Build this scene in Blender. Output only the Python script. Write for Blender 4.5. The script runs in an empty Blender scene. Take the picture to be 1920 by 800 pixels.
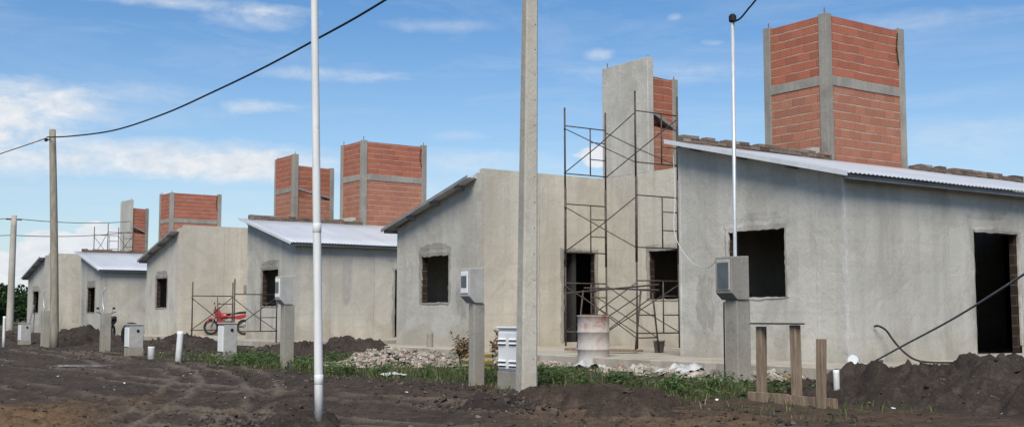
import bpy, bmesh, math, random
import numpy as np
from math import sin, cos, pi, radians, atan2, sqrt, floor
from mathutils import Vector, Matrix

random.seed(7)
scn = bpy.context.scene
COL = scn.collection
PI = pi

# ------------------------------------------------------------------ helpers
def tag(o, label=None, cat=None, group=None, kind=None):
    if label: o['label'] = label
    if cat: o['category'] = cat
    if group: o['group'] = group
    if kind: o['kind'] = kind
    return o

def empty(name, loc, rz=0.0, label=None, cat=None, group=None):
    o = bpy.data.objects.new(name, None)
    o.empty_display_size = 0.2
    COL.objects.link(o)
    o.location = loc
    o.rotation_euler = (0, 0, rz)
    return tag(o, label, cat, group)

def copy_tree(o, parent=None):
    c = o.copy()
    COL.objects.link(c)
    if parent is not None:
        c.parent = parent
    for ch in list(o.children):
        copy_tree(ch, c)
    return c

class MB:
    """collects shapes, links them as ONE mesh object"""
    def __init__(s, mp=None):
        s.v = []; s.f = []; s.mp = mp
    def add(s, vs, fs):
        n = len(s.v)
        s.v += [tuple(p) for p in vs]
        s.f += [tuple(i + n for i in f) for f in fs]
        return s
    def box(s, x0, x1, y0, y1, z0, z1, rz=0, jit=0, seed=None):
        r = random.Random(seed) if seed is not None else random
        cx, cy = (x0 + x1) / 2, (y0 + y1) / 2
        vs = []
        for z in (z0, z1):
            for (x, y) in ((x0, y0), (x1, y0), (x1, y1), (x0, y1)):
                if rz:
                    dx, dy = x - cx, y - cy
                    x, y = cx + dx * cos(rz) - dy * sin(rz), cy + dx * sin(rz) + dy * cos(rz)
                j = (lambda: r.uniform(-jit, jit)) if jit else (lambda: 0)
                vs.append((x + j(), y + j(), z + j()))
        s.add(vs, [(3, 2, 1, 0), (4, 5, 6, 7), (0, 1, 5, 4), (1, 2, 6, 5), (2, 3, 7, 6), (3, 0, 4, 7)])
        return s
    def tube(s, pts, r, n=8, r1=None, cap=True):
        pts = [Vector(p) for p in pts]
        m = len(pts)
        rs = [r + ((r1 if r1 is not None else r) - r) * i / max(1, m - 1) for i in range(m)]
        vs = []
        t0 = (pts[1] - pts[0]).normalized()
        a = t0.orthogonal().normalized()
        for i, p in enumerate(pts):
            t = (pts[min(i + 1, m - 1)] - pts[max(i - 1, 0)]).normalized()
            a = (a - t * a.dot(t)).normalized()
            b = t.cross(a)
            for k in range(n):
                an = 2 * PI * k / n
                vs.append(p + (a * cos(an) + b * sin(an)) * rs[i])
        fs = []
        for i in range(m - 1):
            for k in range(n):
                k2 = (k + 1) % n
                fs.append((i * n + k, i * n + k2, (i + 1) * n + k2, (i + 1) * n + k))
        if cap:
            fs.append(tuple(reversed(range(n))))
            fs.append(tuple((m - 1) * n + k for k in range(n)))
        return s.add(vs, fs)
    def lathe(s, prof, n=24, c=(0, 0, 0), axis='z', cap=True):
        vs = []
        for (r, h) in prof:
            for k in range(n):
                a = 2 * PI * k / n
                p = (r * cos(a), r * sin(a), h)
                if axis == 'y': p = (p[0], p[2], p[1])
                if axis == 'x': p = (p[2], p[0], p[1])
                vs.append((p[0] + c[0], p[1] + c[1], p[2] + c[2]))
        fs = []
        m = len(prof)
        for i in range(m - 1):
            for k in range(n):
                k2 = (k + 1) % n
                fs.append((i * n + k, i * n + k2, (i + 1) * n + k2, (i + 1) * n + k))
        if cap:
            fs.append(tuple(reversed(range(n))))
            fs.append(tuple((m - 1) * n + k for k in range(n)))
        return s.add(vs, fs)
    def torus(s, R, r, c=(0, 0, 0), axis='y', n=28, m=10):
        vs = []
        for i in range(n):
            a = 2 * PI * i / n
            for k in range(m):
                b = 2 * PI * k / m
                rr = R + r * cos(b)
                p = (rr * cos(a), r * sin(b), rr * sin(a)) if axis == 'y' else (rr * cos(a), rr * sin(a), r * sin(b))
                vs.append((p[0] + c[0], p[1] + c[1], p[2] + c[2]))
        fs = [(i * m + k, ((i + 1) % n) * m + k, ((i + 1) % n) * m + (k + 1) % m, i * m + (k + 1) % m) for i in range(n) for k in range(m)]
        return s.add(vs, fs)
    def ell(s, c, r, n=14, m=8, jit=0):
        vs = []; fs = []
        for i in range(1, m):
            ph = PI * i / m
            for k in range(n):
                a = 2 * PI * k / n
                j = 1 + random.uniform(-jit, jit)
                vs.append((c[0] + r[0] * sin(ph) * cos(a) * j, c[1] + r[1] * sin(ph) * sin(a) * j, c[2] + r[2] * cos(ph) * j))
        top = len(vs); vs.append((c[0], c[1], c[2] + r[2])); bot = len(vs); vs.append((c[0], c[1], c[2] - r[2]))
        for i in range(m - 2):
            for k in range(n):
                k2 = (k + 1) % n
                fs.append((i * n + k, (i + 1) * n + k, (i + 1) * n + k2, i * n + k2))
        for k in range(n):
            k2 = (k + 1) % n
            fs.append((top, k, k2)); fs.append((bot, (m - 2) * n + k2, (m - 2) * n + k))
        return s.add(vs, fs)
    def build(s, name, mat, parent=None, smooth=False, label=None, bevel=0):
        me = bpy.data.meshes.new(name)
        vs = [s.mp(p) for p in s.v] if s.mp else s.v
        me.from_pydata(vs, [], s.f)
        me.validate()
        bm = bmesh.new(); bm.from_mesh(me)
        bmesh.ops.recalc_face_normals(bm, faces=bm.faces)
        bm.to_mesh(me); bm.free()
        me.materials.append(mat)
        if smooth:
            me.shade_smooth()
        o = bpy.data.objects.new(name, me)
        COL.objects.link(o)
        if parent is not None: o.parent = parent
        if label: o['label'] = label
        if bevel:
            b = o.modifiers.new('bevel', 'BEVEL'); b.width = bevel; b.segments = 2; b.limit_method = 'ANGLE'
        return o

def np_mesh(name, verts, quads, mat, smooth=True):
    verts = np.asarray(verts, dtype=np.float32); quads = np.asarray(quads, dtype=np.int32)
    me = bpy.data.meshes.new(name)
    k = quads.shape[1]
    me.vertices.add(len(verts)); me.vertices.foreach_set('co', verts.ravel())
    me.loops.add(quads.size); me.loops.foreach_set('vertex_index', quads.ravel())
    me.polygons.add(len(quads))
    me.polygons.foreach_set('loop_start', np.arange(0, quads.size, k, dtype=np.int32))
    me.polygons.foreach_set('loop_total', np.full(len(quads), k, dtype=np.int32))
    me.update(); me.validate()
    if smooth: me.shade_smooth()
    me.materials.append(mat)
    o = bpy.data.objects.new(name, me); COL.objects.link(o)
    return o

# value noise (numpy)
def _hash(ix, iy, seed):
    h = (ix.astype(np.int64) * 374761393 + iy.astype(np.int64) * 668265263 + seed * 1442695041) & 0xffffffff
    h = ((h ^ (h >> 13)) * 1274126177) & 0xffffffff
    h = h ^ (h >> 16)
    return (h & 0xffff) / 65535.0
def vnoise(x, y, seed=0):
    x = np.asarray(x, float); y = np.asarray(y, float)
    ix = np.floor(x); iy = np.floor(y); fx = x - ix; fy = y - iy
    fx = fx * fx * (3 - 2 * fx); fy = fy * fy * (3 - 2 * fy)
    a = _hash(ix, iy, seed); b = _hash(ix + 1, iy, seed); c = _hash(ix, iy + 1, seed); d = _hash(ix + 1, iy + 1, seed)
    return (a + (b - a) * fx) * (1 - fy) + (c + (d - c) * fx) * fy - 0.5
def fbm(x, y, sc, oct=4, seed=0, gain=0.5):
    t = 0; a = 1
    for i in range(oct):
        t = t + a * vnoise(np.asarray(x) / sc + 17.3 * i, np.asarray(y) / sc - 9.1 * i, seed + i)
        sc *= 0.47; a *= gain
    return t

# ------------------------------------------------------------------ materials
def newmat(name):
    m = bpy.data.materials.new(name); m.use_nodes = True
    nt = m.node_tree
    b = nt.nodes['Principled BSDF']
    b.inputs['Specular IOR Level'].default_value = 0.25
    return m, nt, b
class NT:
    def __init__(s, nt): s.nt = nt; s.L = nt.links
    def n(s, t, **kw):
        nd = s.nt.nodes.new(t)
        for k, v in kw.items(): setattr(nd, k, v)
        return nd
    def setin(s, nd, i, v):
        if hasattr(v, 'is_output') or isinstance(v, bpy.types.NodeSocket): s.L.new(v, nd.inputs[i])
        elif v is not None: nd.inputs[i].default_value = v
    def math(s, op, a, b=None, c=None, clamp=False):
        nd = s.n('ShaderNodeMath', operation=op, use_clamp=clamp)
        s.setin(nd, 0, a)
        if b is not None: s.setin(nd, 1, b)
        if c is not None: s.setin(nd, 2, c)
        return nd.outputs[0]
    def vmath(s, op, a, b=None):
        nd = s.n('ShaderNodeVectorMath', operation=op)
        s.setin(nd, 0, a)
        if b is not None: s.setin(nd, 1, b)
        return nd.outputs['Value'] if op in ('DOT_PRODUCT', 'LENGTH') else nd.outputs[0]
    def pos(s): return s.n('ShaderNodeNewGeometry').outputs['Position']
    def obj(s): return s.n('ShaderNodeTexCoord').outputs['Object']
    def mapping(s, v, scale=(1, 1, 1), loc=(0, 0, 0)):
        nd = s.n('ShaderNodeMapping'); s.L.new(v, nd.inputs[0])
        nd.inputs['Scale'].default_value = scale; nd.inputs['Location'].default_value = loc
        return nd.outputs[0]
    def noise(s, v, scale, detail=4, rough=0.55, dist=0):
        nd = s.n('ShaderNodeTexNoise'); s.L.new(v, nd.inputs['Vector'])
        nd.inputs['Scale'].default_value = scale; nd.inputs['Detail'].default_value = detail
        nd.inputs['Roughness'].default_value = rough; nd.inputs['Distortion'].default_value = dist
        return nd.outputs['Fac']
    def ramp(s, f, stops):
        nd = s.n('ShaderNodeValToRGB'); s.L.new(f, nd.inputs[0])
        cr = nd.color_ramp
        while len(cr.elements) < len(stops): cr.elements.new(0.5)
        for e, (p, c) in zip(cr.elements, stops):
            e.position = p; e.color = (c[0], c[1], c[2], 1) if not isinstance(c, (int, float)) else (c, c, c, 1)
        return nd.outputs[0]
    def mix(s, f, a, b, mode='MIX'):
        nd = s.n('ShaderNodeMix', data_type='RGBA', blend_type=mode)
        s.setin(nd, 0, f)
        for i, v in ((6, a), (7, b)):
            if isinstance(v, tuple): v = (v[0], v[1], v[2], 1)
            s.setin(nd, i, v)
        return nd.outputs[2]
    def bump(s, h, strength=0.3, dist=0.02, nrm=None):
        nd = s.n('ShaderNodeBump'); s.L.new(h, nd.inputs['Height'])
        nd.inputs['Strength'].default_value = strength; nd.inputs['Distance'].default_value = dist
        if nrm is not None: s.L.new(nrm, nd.inputs['Normal'])
        return nd.outputs[0]

def plaster_mat(name, grey, beige, darkstain, amount=1.0, rough=0.92, joints=True):
    m, nt, b = newmat(name); N = NT(nt); p = N.pos()
    sep = N.n('ShaderNodeSeparateXYZ'); N.L.new(p, sep.inputs[0])
    along = N.math('ADD', sep.outputs[0], sep.outputs[1])
    big = N.noise(p, 0.42, 3, 0.55, 0.5)
    blot = N.noise(N.mapping(p, (1, 1, 0.8)), 0.85, 6, 0.60, 1.2)
    mid = N.noise(p, 3.2, 6, 0.62, 0.8)
    fine = N.noise(p, 26, 5, 0.7)
    streak = N.noise(N.mapping(p, (1.7, 1.7, 0.10)), 1.0, 4, 0.55, 0.35)
    thin = N.noise(N.mapping(p, (7, 7, 0.22)), 1.0, 5, 0.6, 0.2)
    c = N.mix(N.ramp(big, [(0.38, 0), (0.62, 1)]), grey, beige)
    c = N.mix(N.math('MULTIPLY', N.ramp(blot, [(0.38, 1), (0.54, 0)]), 0.62 * amount), c, darkstain)
    c = N.mix(N.math('MULTIPLY', N.ramp(streak, [(0.52, 0), (0.61, 1)]), 0.34 * amount), c, darkstain)
    c = N.mix(N.math('MULTIPLY', N.ramp(streak, [(0.37, 1), (0.45, 0)]), 0.30 * amount), c, (beige[0] * 1.18, beige[1] * 1.18, beige[2] * 1.19))
    c = N.mix(N.math('MULTIPLY', N.ramp(mid, [(0.56, 0), (0.68, 1)]), 0.22 * amount), c, (beige[0] * 1.22, beige[1] * 1.22, beige[2] * 1.24))
    c = N.mix(N.math('MULTIPLY', N.ramp(mid, [(0.34, 1), (0.44, 0)]), 0.22 * amount), c, darkstain)
    # the cast columns and separate day's-work panels dry to slightly different greys
    warp = N.math('MULTIPLY', N.math('SUBTRACT', N.noise(p, 1.4, 4, 0.6), 0.5), 0.22)
    cellv = N.math('FLOOR', N.math('MULTIPLY', N.math('ADD', along, warp), 1.15))
    cellz = N.math('FLOOR', N.math('MULTIPLY', N.math('ADD', sep.outputs[2], N.math('MULTIPLY', warp, 2.0)), 0.55))
    wn = N.n('ShaderNodeTexWhiteNoise', noise_dimensions='2D')
    cmb = N.n('ShaderNodeCombineXYZ'); N.L.new(cellv, cmb.inputs[0]); N.L.new(cellz, cmb.inputs[1]); N.L.new(cmb.outputs[0], wn.inputs['Vector'])
    c = N.mix(N.math('MULTIPLY', N.ramp(wn.outputs['Value'], [(0.45, 0), (1.0, 1)]), 0.26 * amount), c, darkstain)
    colf = N.math('FRACT', N.math('MULTIPLY', N.math('ADD', along, N.math('MULTIPLY', warp, 0.35)), 0.37))
    c = N.mix(N.math('MULTIPLY', N.ramp(colf, [(0.06, 1), (0.085, 0)]), 0.28 * amount), c, (darkstain[0] * 1.05, darkstain[1] * 1.04, darkstain[2] * 1.02))
    # thin dark vertical runs, stronger towards the wall heads
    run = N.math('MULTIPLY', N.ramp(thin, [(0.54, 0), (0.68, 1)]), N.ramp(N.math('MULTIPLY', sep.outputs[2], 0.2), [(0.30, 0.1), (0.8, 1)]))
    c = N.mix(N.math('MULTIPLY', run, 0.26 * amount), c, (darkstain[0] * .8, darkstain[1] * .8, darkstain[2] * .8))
    # damp foot of the wall, a tone browner, with a ragged edge
    zz = N.math('ADD', sep.outputs[2], N.math('MULTIPLY', N.math('SUBTRACT', blot, 0.5), 1.5))
    foot = N.ramp(zz, [(0.0, 1), (0.55, 0)])
    c = N.mix(N.math('MULTIPLY', foot, 0.38 * amount), c, (0.31, 0.265, 0.20))
    if joints:   # tamped courses of blockwork faintly read through the render
        w = N.n('ShaderNodeTexWave', wave_type='BANDS', bands_direction='Z')
        N.L.new(p, w.inputs['Vector']); w.inputs['Scale'].default_value = 0.82; w.inputs['Distortion'].default_value = 1.6
        w.inputs['Detail'].default_value = 2
        ln = N.ramp(w.outputs['Fac'], [(0.0, 1), (0.10, 0)])
        c = N.mix(N.math('MULTIPLY', N.math('MULTIPLY', ln, N.ramp(big, [(0.4, 0), (0.6, 1)])), 0.22 * amount), c, darkstain)
    c = N.mix(0.10, c, N.ramp(fine, [(0.3, 0.0), (0.7, 1.0)]), 'OVERLAY')
    N.L.new(c, b.inputs['Base Color']); b.inputs['Roughness'].default_value = rough; b.inputs['Specular IOR Level'].default_value = 0.12
    h = N.math('ADD', N.math('MULTIPLY', mid, 1.0), N.math('MULTIPLY', fine, 0.12))
    h = N.math('ADD', h, N.math('MULTIPLY', blot, 1.2))
    N.L.new(N.bump(h, 0.35, 0.04), b.inputs['Normal'])
    return m

def simple_mat(name, c1, c2, scale=6, rough=0.7, metal=0, bump=0.2, spec=None, dist=0.01, lo=0.35, hi=0.65, stretch=(1, 1, 1)):
    m, nt, b = newmat(name); N = NT(nt)
    v = N.mapping(N.obj(), stretch)
    f = N.noise(v, scale, 6, 0.65, 0.3)
    c = N.mix(N.ramp(f, [(lo, 0), (hi, 1)]), c1, c2)
    N.L.new(c, b.inputs['Base Color'])
    b.inputs['Roughness'].default_value = rough; b.inputs['Metallic'].default_value = metal
    if spec is not None: b.inputs['Specular IOR Level'].default_value = spec
    if bump: N.L.new(N.bump(N.noise(v, scale * 3, 5, 0.7), bump, dist), b.inputs['Normal'])
    return m

def brick_mat(name, ca, cb, cm, worn=0.5, dim=1.0):
    m, nt, b = newmat(name); N = NT(nt); p = N.pos()
    sep = N.n('ShaderNodeSeparateXYZ'); N.L.new(p, sep.inputs[0])
    com = N.n('ShaderNodeCombineXYZ')
    wob = N.math('MULTIPLY', N.math('SUBTRACT', N.noise(p, 1.6, 3), 0.5), 0.05)
    wob2 = N.math('MULTIPLY', N.math('SUBTRACT', N.noise(p, 9, 3), 0.5), 0.016)
    N.L.new(N.math('ADD', sep.outputs[0], sep.outputs[1]), com.inputs[0])
    N.L.new(N.math('ADD', sep.outputs[2], N.math('ADD', wob, wob2)), com.inputs[1])
    t = N.n('ShaderNodeTexBrick'); N.L.new(com.outputs[0], t.inputs['Vector'])
    t.inputs['Scale'].default_value = 1; t.inputs['Brick Width'].default_value = 0.33; t.inputs['Row Height'].default_value = 0.182
    t.inputs['Mortar Size'].default_value = 0.017; t.inputs['Mortar Smooth'].default_value = 0.35; t.inputs['Bias'].default_value = -0.1
    for i, c in ((1, ca), (2, cb), (3, cm)): t.inputs[i].default_value = (*c, 1)
    fac = t.outputs['Fac']
    # mortar shows in runs: full joints here, raked or missing there
    run = N.ramp(N.noise(N.mapping(p, (1.2, 1.2, 4)), 1.7, 5, 0.7), [(0.38, 0.38), (0.56, 1)])
    rowp = N.math('FRACT', N.math('DIVIDE', N.math('ADD', sep.outputs[2], N.math('ADD', wob, wob2)), 0.182))
    bed = N.math('GREATER_THAN', N.math('ABSOLUTE', N.math('SUBTRACT', rowp, 0.5)), 0.442)
    mask = N.math('MULTIPLY', fac, N.math('MULTIPLY', run, N.math('ADD', 0.22, N.math('MULTIPLY', bed, 0.78))))
    brickc = N.mix(N.ramp(N.noise(p, 5, 6, 0.7), [(0.3, 0), (0.75, 1)]), t.outputs['Color'], N.mix(0.5, ca, cb))
    t2 = N.n('ShaderNodeTexBrick'); N.L.new(com.outputs[0], t2.inputs['Vector'])
    t2.inputs['Scale'].default_value = 1; t2.inputs['Brick Width'].default_value = 0.33; t2.inputs['Row Height'].default_value = 0.182
    t2.inputs['Mortar Size'].default_value = 0.0; t2.inputs['Bias'].default_value = 0.0
    for i, c in ((1, ca), (2, cb), (3, cm)): t2.inputs[i].default_value = (*c, 1)
    col = N.mix(N.ramp(N.noise(p, 4, 6, 0.7), [(0.35, 0.0), (0.8, 0.6)]), t2.outputs['Color'], N.mix(0.6, cb, (0.30 * dim, 0.16 * dim, 0.11 * dim)))
    shadowed = N.mix(fac, col, N.mix(0.30, col, (0.12, 0.06, 0.045)))
    col = N.mix(mask, shadowed, N.mix(N.noise(p, 14, 4), cm, (0.33 * dim, 0.27 * dim, 0.21 * dim)))
    smear = N.ramp(N.noise(N.mapping(p, (1, 1, 2)), 2.6, 7, 0.75, 1.2), [(0.58, 0), (0.74, 1)])
    col = N.mix(N.math('MULTIPLY', smear, worn), col, (0.34 * dim, 0.27 * dim, 0.22 * dim))
    N.L.new(col, b.inputs['Base Color']); b.inputs['Roughness'].default_value = 0.88
    gro = N.n('ShaderNodeTexWave', wave_type='BANDS', bands_direction='Z'); N.L.new(p, gro.inputs['Vector'])
    gro.inputs['Scale'].default_value = 8.8; gro.inputs['Distortion'].default_value = 0.5
    h = N.math('SUBTRACT', N.math('MULTIPLY', gro.outputs['Fac'], 0.25), N.math('MULTIPLY', fac, 0.9))
    h = N.math('ADD', h, N.math('MULTIPLY', N.noise(p, 30, 4), 0.4))
    N.L.new(N.bump(h, 0.7, 0.012), b.inputs['Normal'])
    return m

def island_mat(name, stops, rough=0.9, bump=0.3, trans=0):
    m, nt, b = newmat(name); N = NT(nt)
    g = N.n('ShaderNodeNewGeometry')
    c = N.ramp(g.outputs['Random Per Island'], stops)
    c = N.mix(0.35, c, N.ramp(N.noise(g.outputs['Position'], 25, 4), [(0.3, 0.1), (0.7, 0.9)]), 'OVERLAY')
    N.L.new(c, b.inputs['Base Color']); b.inputs['Roughness'].default_value = rough
    b.inputs['Specular IOR Level'].default_value = 0.14
    if bump: N.L.new(N.bump(N.noise(g.outputs['Position'], 40, 4), bump, 0.01), b.inputs['Normal'])
    if trans:
        tr = N.n('ShaderNodeBsdfTranslucent'); N.L.new(c, tr.inputs['Color'])
        mx = N.n('ShaderNodeMixShader'); mx.inputs[0].default_value = trans
        N.L.new(b.outputs[0], mx.inputs[1]); N.L.new(tr.outputs[0], mx.inputs[2])
        N.L.new(mx.outputs[0], nt.nodes['Material Output'].inputs['Surface'])
    return m

M = {}
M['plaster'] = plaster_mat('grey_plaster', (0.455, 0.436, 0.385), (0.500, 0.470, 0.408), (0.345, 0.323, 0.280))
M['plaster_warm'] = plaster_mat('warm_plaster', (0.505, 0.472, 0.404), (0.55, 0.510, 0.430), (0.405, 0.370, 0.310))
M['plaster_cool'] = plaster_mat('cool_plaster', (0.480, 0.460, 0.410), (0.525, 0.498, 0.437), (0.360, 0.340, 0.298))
M['render'] = plaster_mat('rough_render', (0.285, 0.268, 0.235), (0.37, 0.345, 0.30), (0.20, 0.185, 0.16), 1.2, joints=False)
M['render_pale'] = plaster_mat('pale_render', (0.40, 0.38, 0.335), (0.50, 0.475, 0.425), (0.27, 0.25, 0.22), 1.2, joints=False)
M['chalk'] = plaster_mat('chalky_edge', (0.55, 0.535, 0.50), (0.61, 0.59, 0.55), (0.42, 0.40, 0.37), 1.3, joints=False)
M['concrete'] = plaster_mat('cast_concrete', (0.29, 0.275, 0.24), (0.34, 0.315, 0.27), (0.20, 0.185, 0.165), 1.0, joints=False)
M['slab'] = plaster_mat('slab_concrete', (0.46, 0.43, 0.37), (0.50, 0.46, 0.39), (0.30, 0.26, 0.21), 1.0, joints=False)
M['brick'] = brick_mat('hollow_red_brick', (0.43, 0.135, 0.080), (0.33, 0.098, 0.060), (0.48, 0.375, 0.30), 0.40)
M['brick_old'] = brick_mat('dusty_red_brick', (0.43, 0.172, 0.105), (0.33, 0.128, 0.082), (0.48, 0.39, 0.315), 0.85)
M['jamb'] = brick_mat('jamb_brick', (0.040, 0.026, 0.020), (0.026, 0.019, 0.016), (0.13, 0.115, 0.095), 0.3, 0.15)  # brick copy with the shade inside the openings put into its colour
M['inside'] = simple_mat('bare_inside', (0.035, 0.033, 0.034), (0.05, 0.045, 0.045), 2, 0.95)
M['parapet'] = island_mat('rough_parapet_brick', [(0, (0.15, 0.085, 0.06)), (0.35, (0.23, 0.18, 0.145)), (0.7, (0.10, 0.075, 0.06)), (0.92, (0.20, 0.15, 0.12)), (1, (0.34, 0.30, 0.26))])
def roof_mat():
    m, nt, b = newmat('zinc_roof_sheet'); N = NT(nt); p = N.obj()
    f = N.noise(N.mapping(p, (0.25, 1.0, 1.0)), 1.6, 5, 0.6)
    c = N.ramp(f, [(0.3, (0.53, 0.545, 0.57)), (0.7, (0.63, 0.645, 0.675))])
    c = N.mix(N.math('MULTIPLY', N.ramp(N.noise(p, 3.5, 6, 0.7), [(0.55, 0), (0.75, 1)]), 0.25), c, (0.45, 0.44, 0.42))
    sp_ = N.n('ShaderNodeSeparateXYZ'); N.L.new(p, sp_.inputs[0])
    yy = N.math('MULTIPLY', sp_.outputs[1], 0.93)
    wn = N.n('ShaderNodeTexWhiteNoise', noise_dimensions='1D'); N.L.new(N.math('FLOOR', yy), wn.inputs['W'])
    c = N.mix(N.math('MULTIPLY', wn.outputs['Value'], 0.22), c, (0.40, 0.41, 0.43))
    lap = N.ramp(N.math('FRACT', yy), [(0.0, 1), (0.03, 0)])
    c = N.mix(N.math('MULTIPLY', lap, 0.45), c, (0.25, 0.25, 0.26))
    N.L.new(c, b.inputs['Base Color']); b.inputs['Metallic'].default_value = 0.25; b.inputs['Roughness'].default_value = 0.48
    return m
M['roof'] = roof_mat()
M['fascia'] = simple_mat('fascia_metal', (0.36, 0.37, 0.38), (0.50, 0.51, 0.52), 3, 0.55, 0.2, 0.1)
M['fascia_light'] = simple_mat('white_fascia', (0.58, 0.59, 0.60), (0.70, 0.71, 0.72), 3, 0.5, 0.1, 0.05)
M['fascia_dark'] = simple_mat('dull_fascia', (0.20, 0.20, 0.20), (0.28, 0.28, 0.27), 3, 0.7, 0.1, 0.1)
M['steel'] = simple_mat('scaffold_steel', (0.055, 0.045, 0.042), (0.13, 0.10, 0.085), 9, 0.65, 0.35, 0.2)
M['rebar'] = simple_mat('rusty_bar', (0.14, 0.08, 0.05), (0.22, 0.14, 0.10), 12, 0.8, 0.2, 0)
M['pole'] = plaster_mat('pole_concrete', (0.43, 0.40, 0.34), (0.48, 0.445, 0.38), (0.32, 0.295, 0.25), 0.9, joints=False)
M['pipe_white'] = simple_mat('white_pipe', (0.70, 0.70, 0.69), (0.80, 0.80, 0.79), 2.0, 0.4, 0, 0.05, stretch=(1, 1, .3))
def pipe_mat():
    m, nt, b = newmat('white_pipe_muddy'); N = NT(nt); p = N.obj()
    sp_ = N.n('ShaderNodeSeparateXYZ'); N.L.new(p, sp_.inputs[0])
    f = N.noise(N.mapping(p, (6, 6, .7)), 2.2, 6, .65); g = N.noise(p, 9, 6, .7)
    c = N.mix(N.ramp(f, [(.35, 0), (.7, 1)]), (0.74, 0.735, 0.72), (0.60, 0.595, 0.575))
    c = N.mix(N.math('MULTIPLY', N.ramp(g, [(.60, 0), (.72, 1)]), .45), c, (0.36, 0.33, 0.29))
    mud = N.ramp(N.math('ADD', sp_.outputs[2], N.math('MULTIPLY', N.math('SUBTRACT', g, .5), .5)), [(.08, 1), (.42, 0)])
    c = N.mix(N.math('MULTIPLY', mud, .75), c, (0.13, 0.10, 0.08))
    N.L.new(c, b.inputs['Base Color']); b.inputs['Roughness'].default_value = .5
    N.L.new(N.bump(g, .08, .01), b.inputs['Normal'])
    return m
M['pipe_white'] = pipe_mat()
M['pipe_grey'] = simple_mat('galvanised_pipe', (0.50, 0.51, 0.52), (0.62, 0.63, 0.64), 5, 0.45, 0.3, 0.05)
M['wood_pole'] = simple_mat('weathered_pole', (0.19, 0.17, 0.13), (0.30, 0.27, 0.21), 5, 0.9, 0, 0.5, stretch=(3, 3, .25))
M['wood'] = simple_mat('raw_timber', (0.15, 0.105, 0.072), (0.31, 0.235, 0.165), 6, 0.88, 0, 0.5, stretch=(5, 5, .5))
M['cable'] = simple_mat('cable_black', (0.012, 0.012, 0.014), (0.025, 0.025, 0.03), 8, 0.6, 0, 0)
M['cable_grey'] = simple_mat('cable_grey', (0.13, 0.13, 0.13), (0.20, 0.20, 0.20), 8, 0.6, 0, 0)
M['cord_white'] = simple_mat('cord_white', (0.5, 0.5, 0.5), (0.6, 0.6, 0.6), 8, 0.6, 0, 0)
M['box_white'] = simple_mat('box_white', (0.68, 0.675, 0.66), (0.78, 0.775, 0.76), 4, 0.45, 0, 0.05)
M['box_grey'] = simple_mat('box_grey', (0.34, 0.332, 0.31), (0.43, 0.42, 0.39), 6, 0.6, 0, 0.15)
M['meter_glass'] = simple_mat('meter_window', (0.06, 0.075, 0.085), (0.10, 0.115, 0.125), 5, 0.2, 0, 0, spec=0.5)
M['black'] = simple_mat('black_rubber', (0.012, 0.012, 0.012), (0.03, 0.03, 0.03), 10, 0.7, 0, 0.1)
M['red'] = simple_mat('red_paint', (0.38, 0.022, 0.032), (0.27, 0.03, 0.034), 9, 0.3, 0, 0, spec=0.5)
M['chrome'] = simple_mat('bike_metal', (0.35, 0.35, 0.36), (0.5, 0.5, 0.5), 6, 0.35, 0.8, 0)
M['yellow'] = simple_mat('yellow_plastic', (0.42, 0.30, 0.06), (0.52, 0.38, 0.10), 8, 0.6, 0, 0.1)
M['bucket'] = simple_mat('cement_bucket', (0.16, 0.155, 0.145), (0.32, 0.30, 0.27), 9, 0.8, 0, 0.2)
M['blue'] = simple_mat('pale_blue_plastic', (0.20, 0.24, 0.34), (0.55, 0.56, 0.58), 9, 0.5, 0, 0.1)
M['tarp'] = simple_mat('dusty_plastic_sheet', (0.35, 0.36, 0.36), (0.58, 0.58, 0.56), 4, 0.6, 0, 0.3)
M['orange_brick'] = simple_mat('orange_brick', (0.42, 0.13, 0.06), (0.52, 0.19, 0.10), 9, 0.85, 0, 0.3)
M['bark'] = simple_mat('bark', (0.09, 0.07, 0.05), (0.16, 0.13, 0.10), 8, 0.95, 0, 0.5)
M['grass'] = island_mat('grass_blades', [(0, (0.058, 0.080, 0.028)), (0.45, (0.098, 0.130, 0.046)), (0.75, (0.140, 0.170, 0.068)), (0.88, (0.19, 0.18, 0.09)), (1, (0.27, 0.23, 0.14))], 0.7, 0, 0.3)
M['weeds'] = island_mat('weed_leaves', [(0, (0.045, 0.082, 0.026)), (0.6, (0.085, 0.145, 0.045)), (1, (0.14, 0.20, 0.07))], 0.6, 0, 0.3)
M['dryleaf'] = island_mat('dry_leaves', [(0, (0.10, 0.060, 0.030)), (0.5, (0.19, 0.115, 0.055)), (1, (0.27, 0.19, 0.10))], 0.8, 0, 0.2)
M['leaf'] = island_mat('tree_leaves', [(0, (0.026, 0.052, 0.022)), (0.6, (0.048, 0.088, 0.036)), (1, (0.075, 0.120, 0.050))], 0.7, 0, 0.25)
M['rubble'] = island_mat('rubble_chips', [(0, (0.22, 0.185, 0.15)), (0.3, (0.34, 0.29, 0.24)), (0.6, (0.42, 0.37, 0.31)), (0.82, (0.40, 0.35, 0.30)), (0.92, (0.36, 0.20, 0.14)), (1, (0.50, 0.47, 0.43))])
M['clod'] = island_mat('soil_clods', [(0, (0.032, 0.027, 0.024)), (0.5, (0.060, 0.050, 0.043)), (0.85, (0.095, 0.076, 0.062)), (1, (0.15, 0.125, 0.105))], 0.95)
M['litter'] = island_mat('pale_litter', [(0, (0.45, 0.45, 0.43)), (1, (0.75, 0.75, 0.73))], 0.7)

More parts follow.
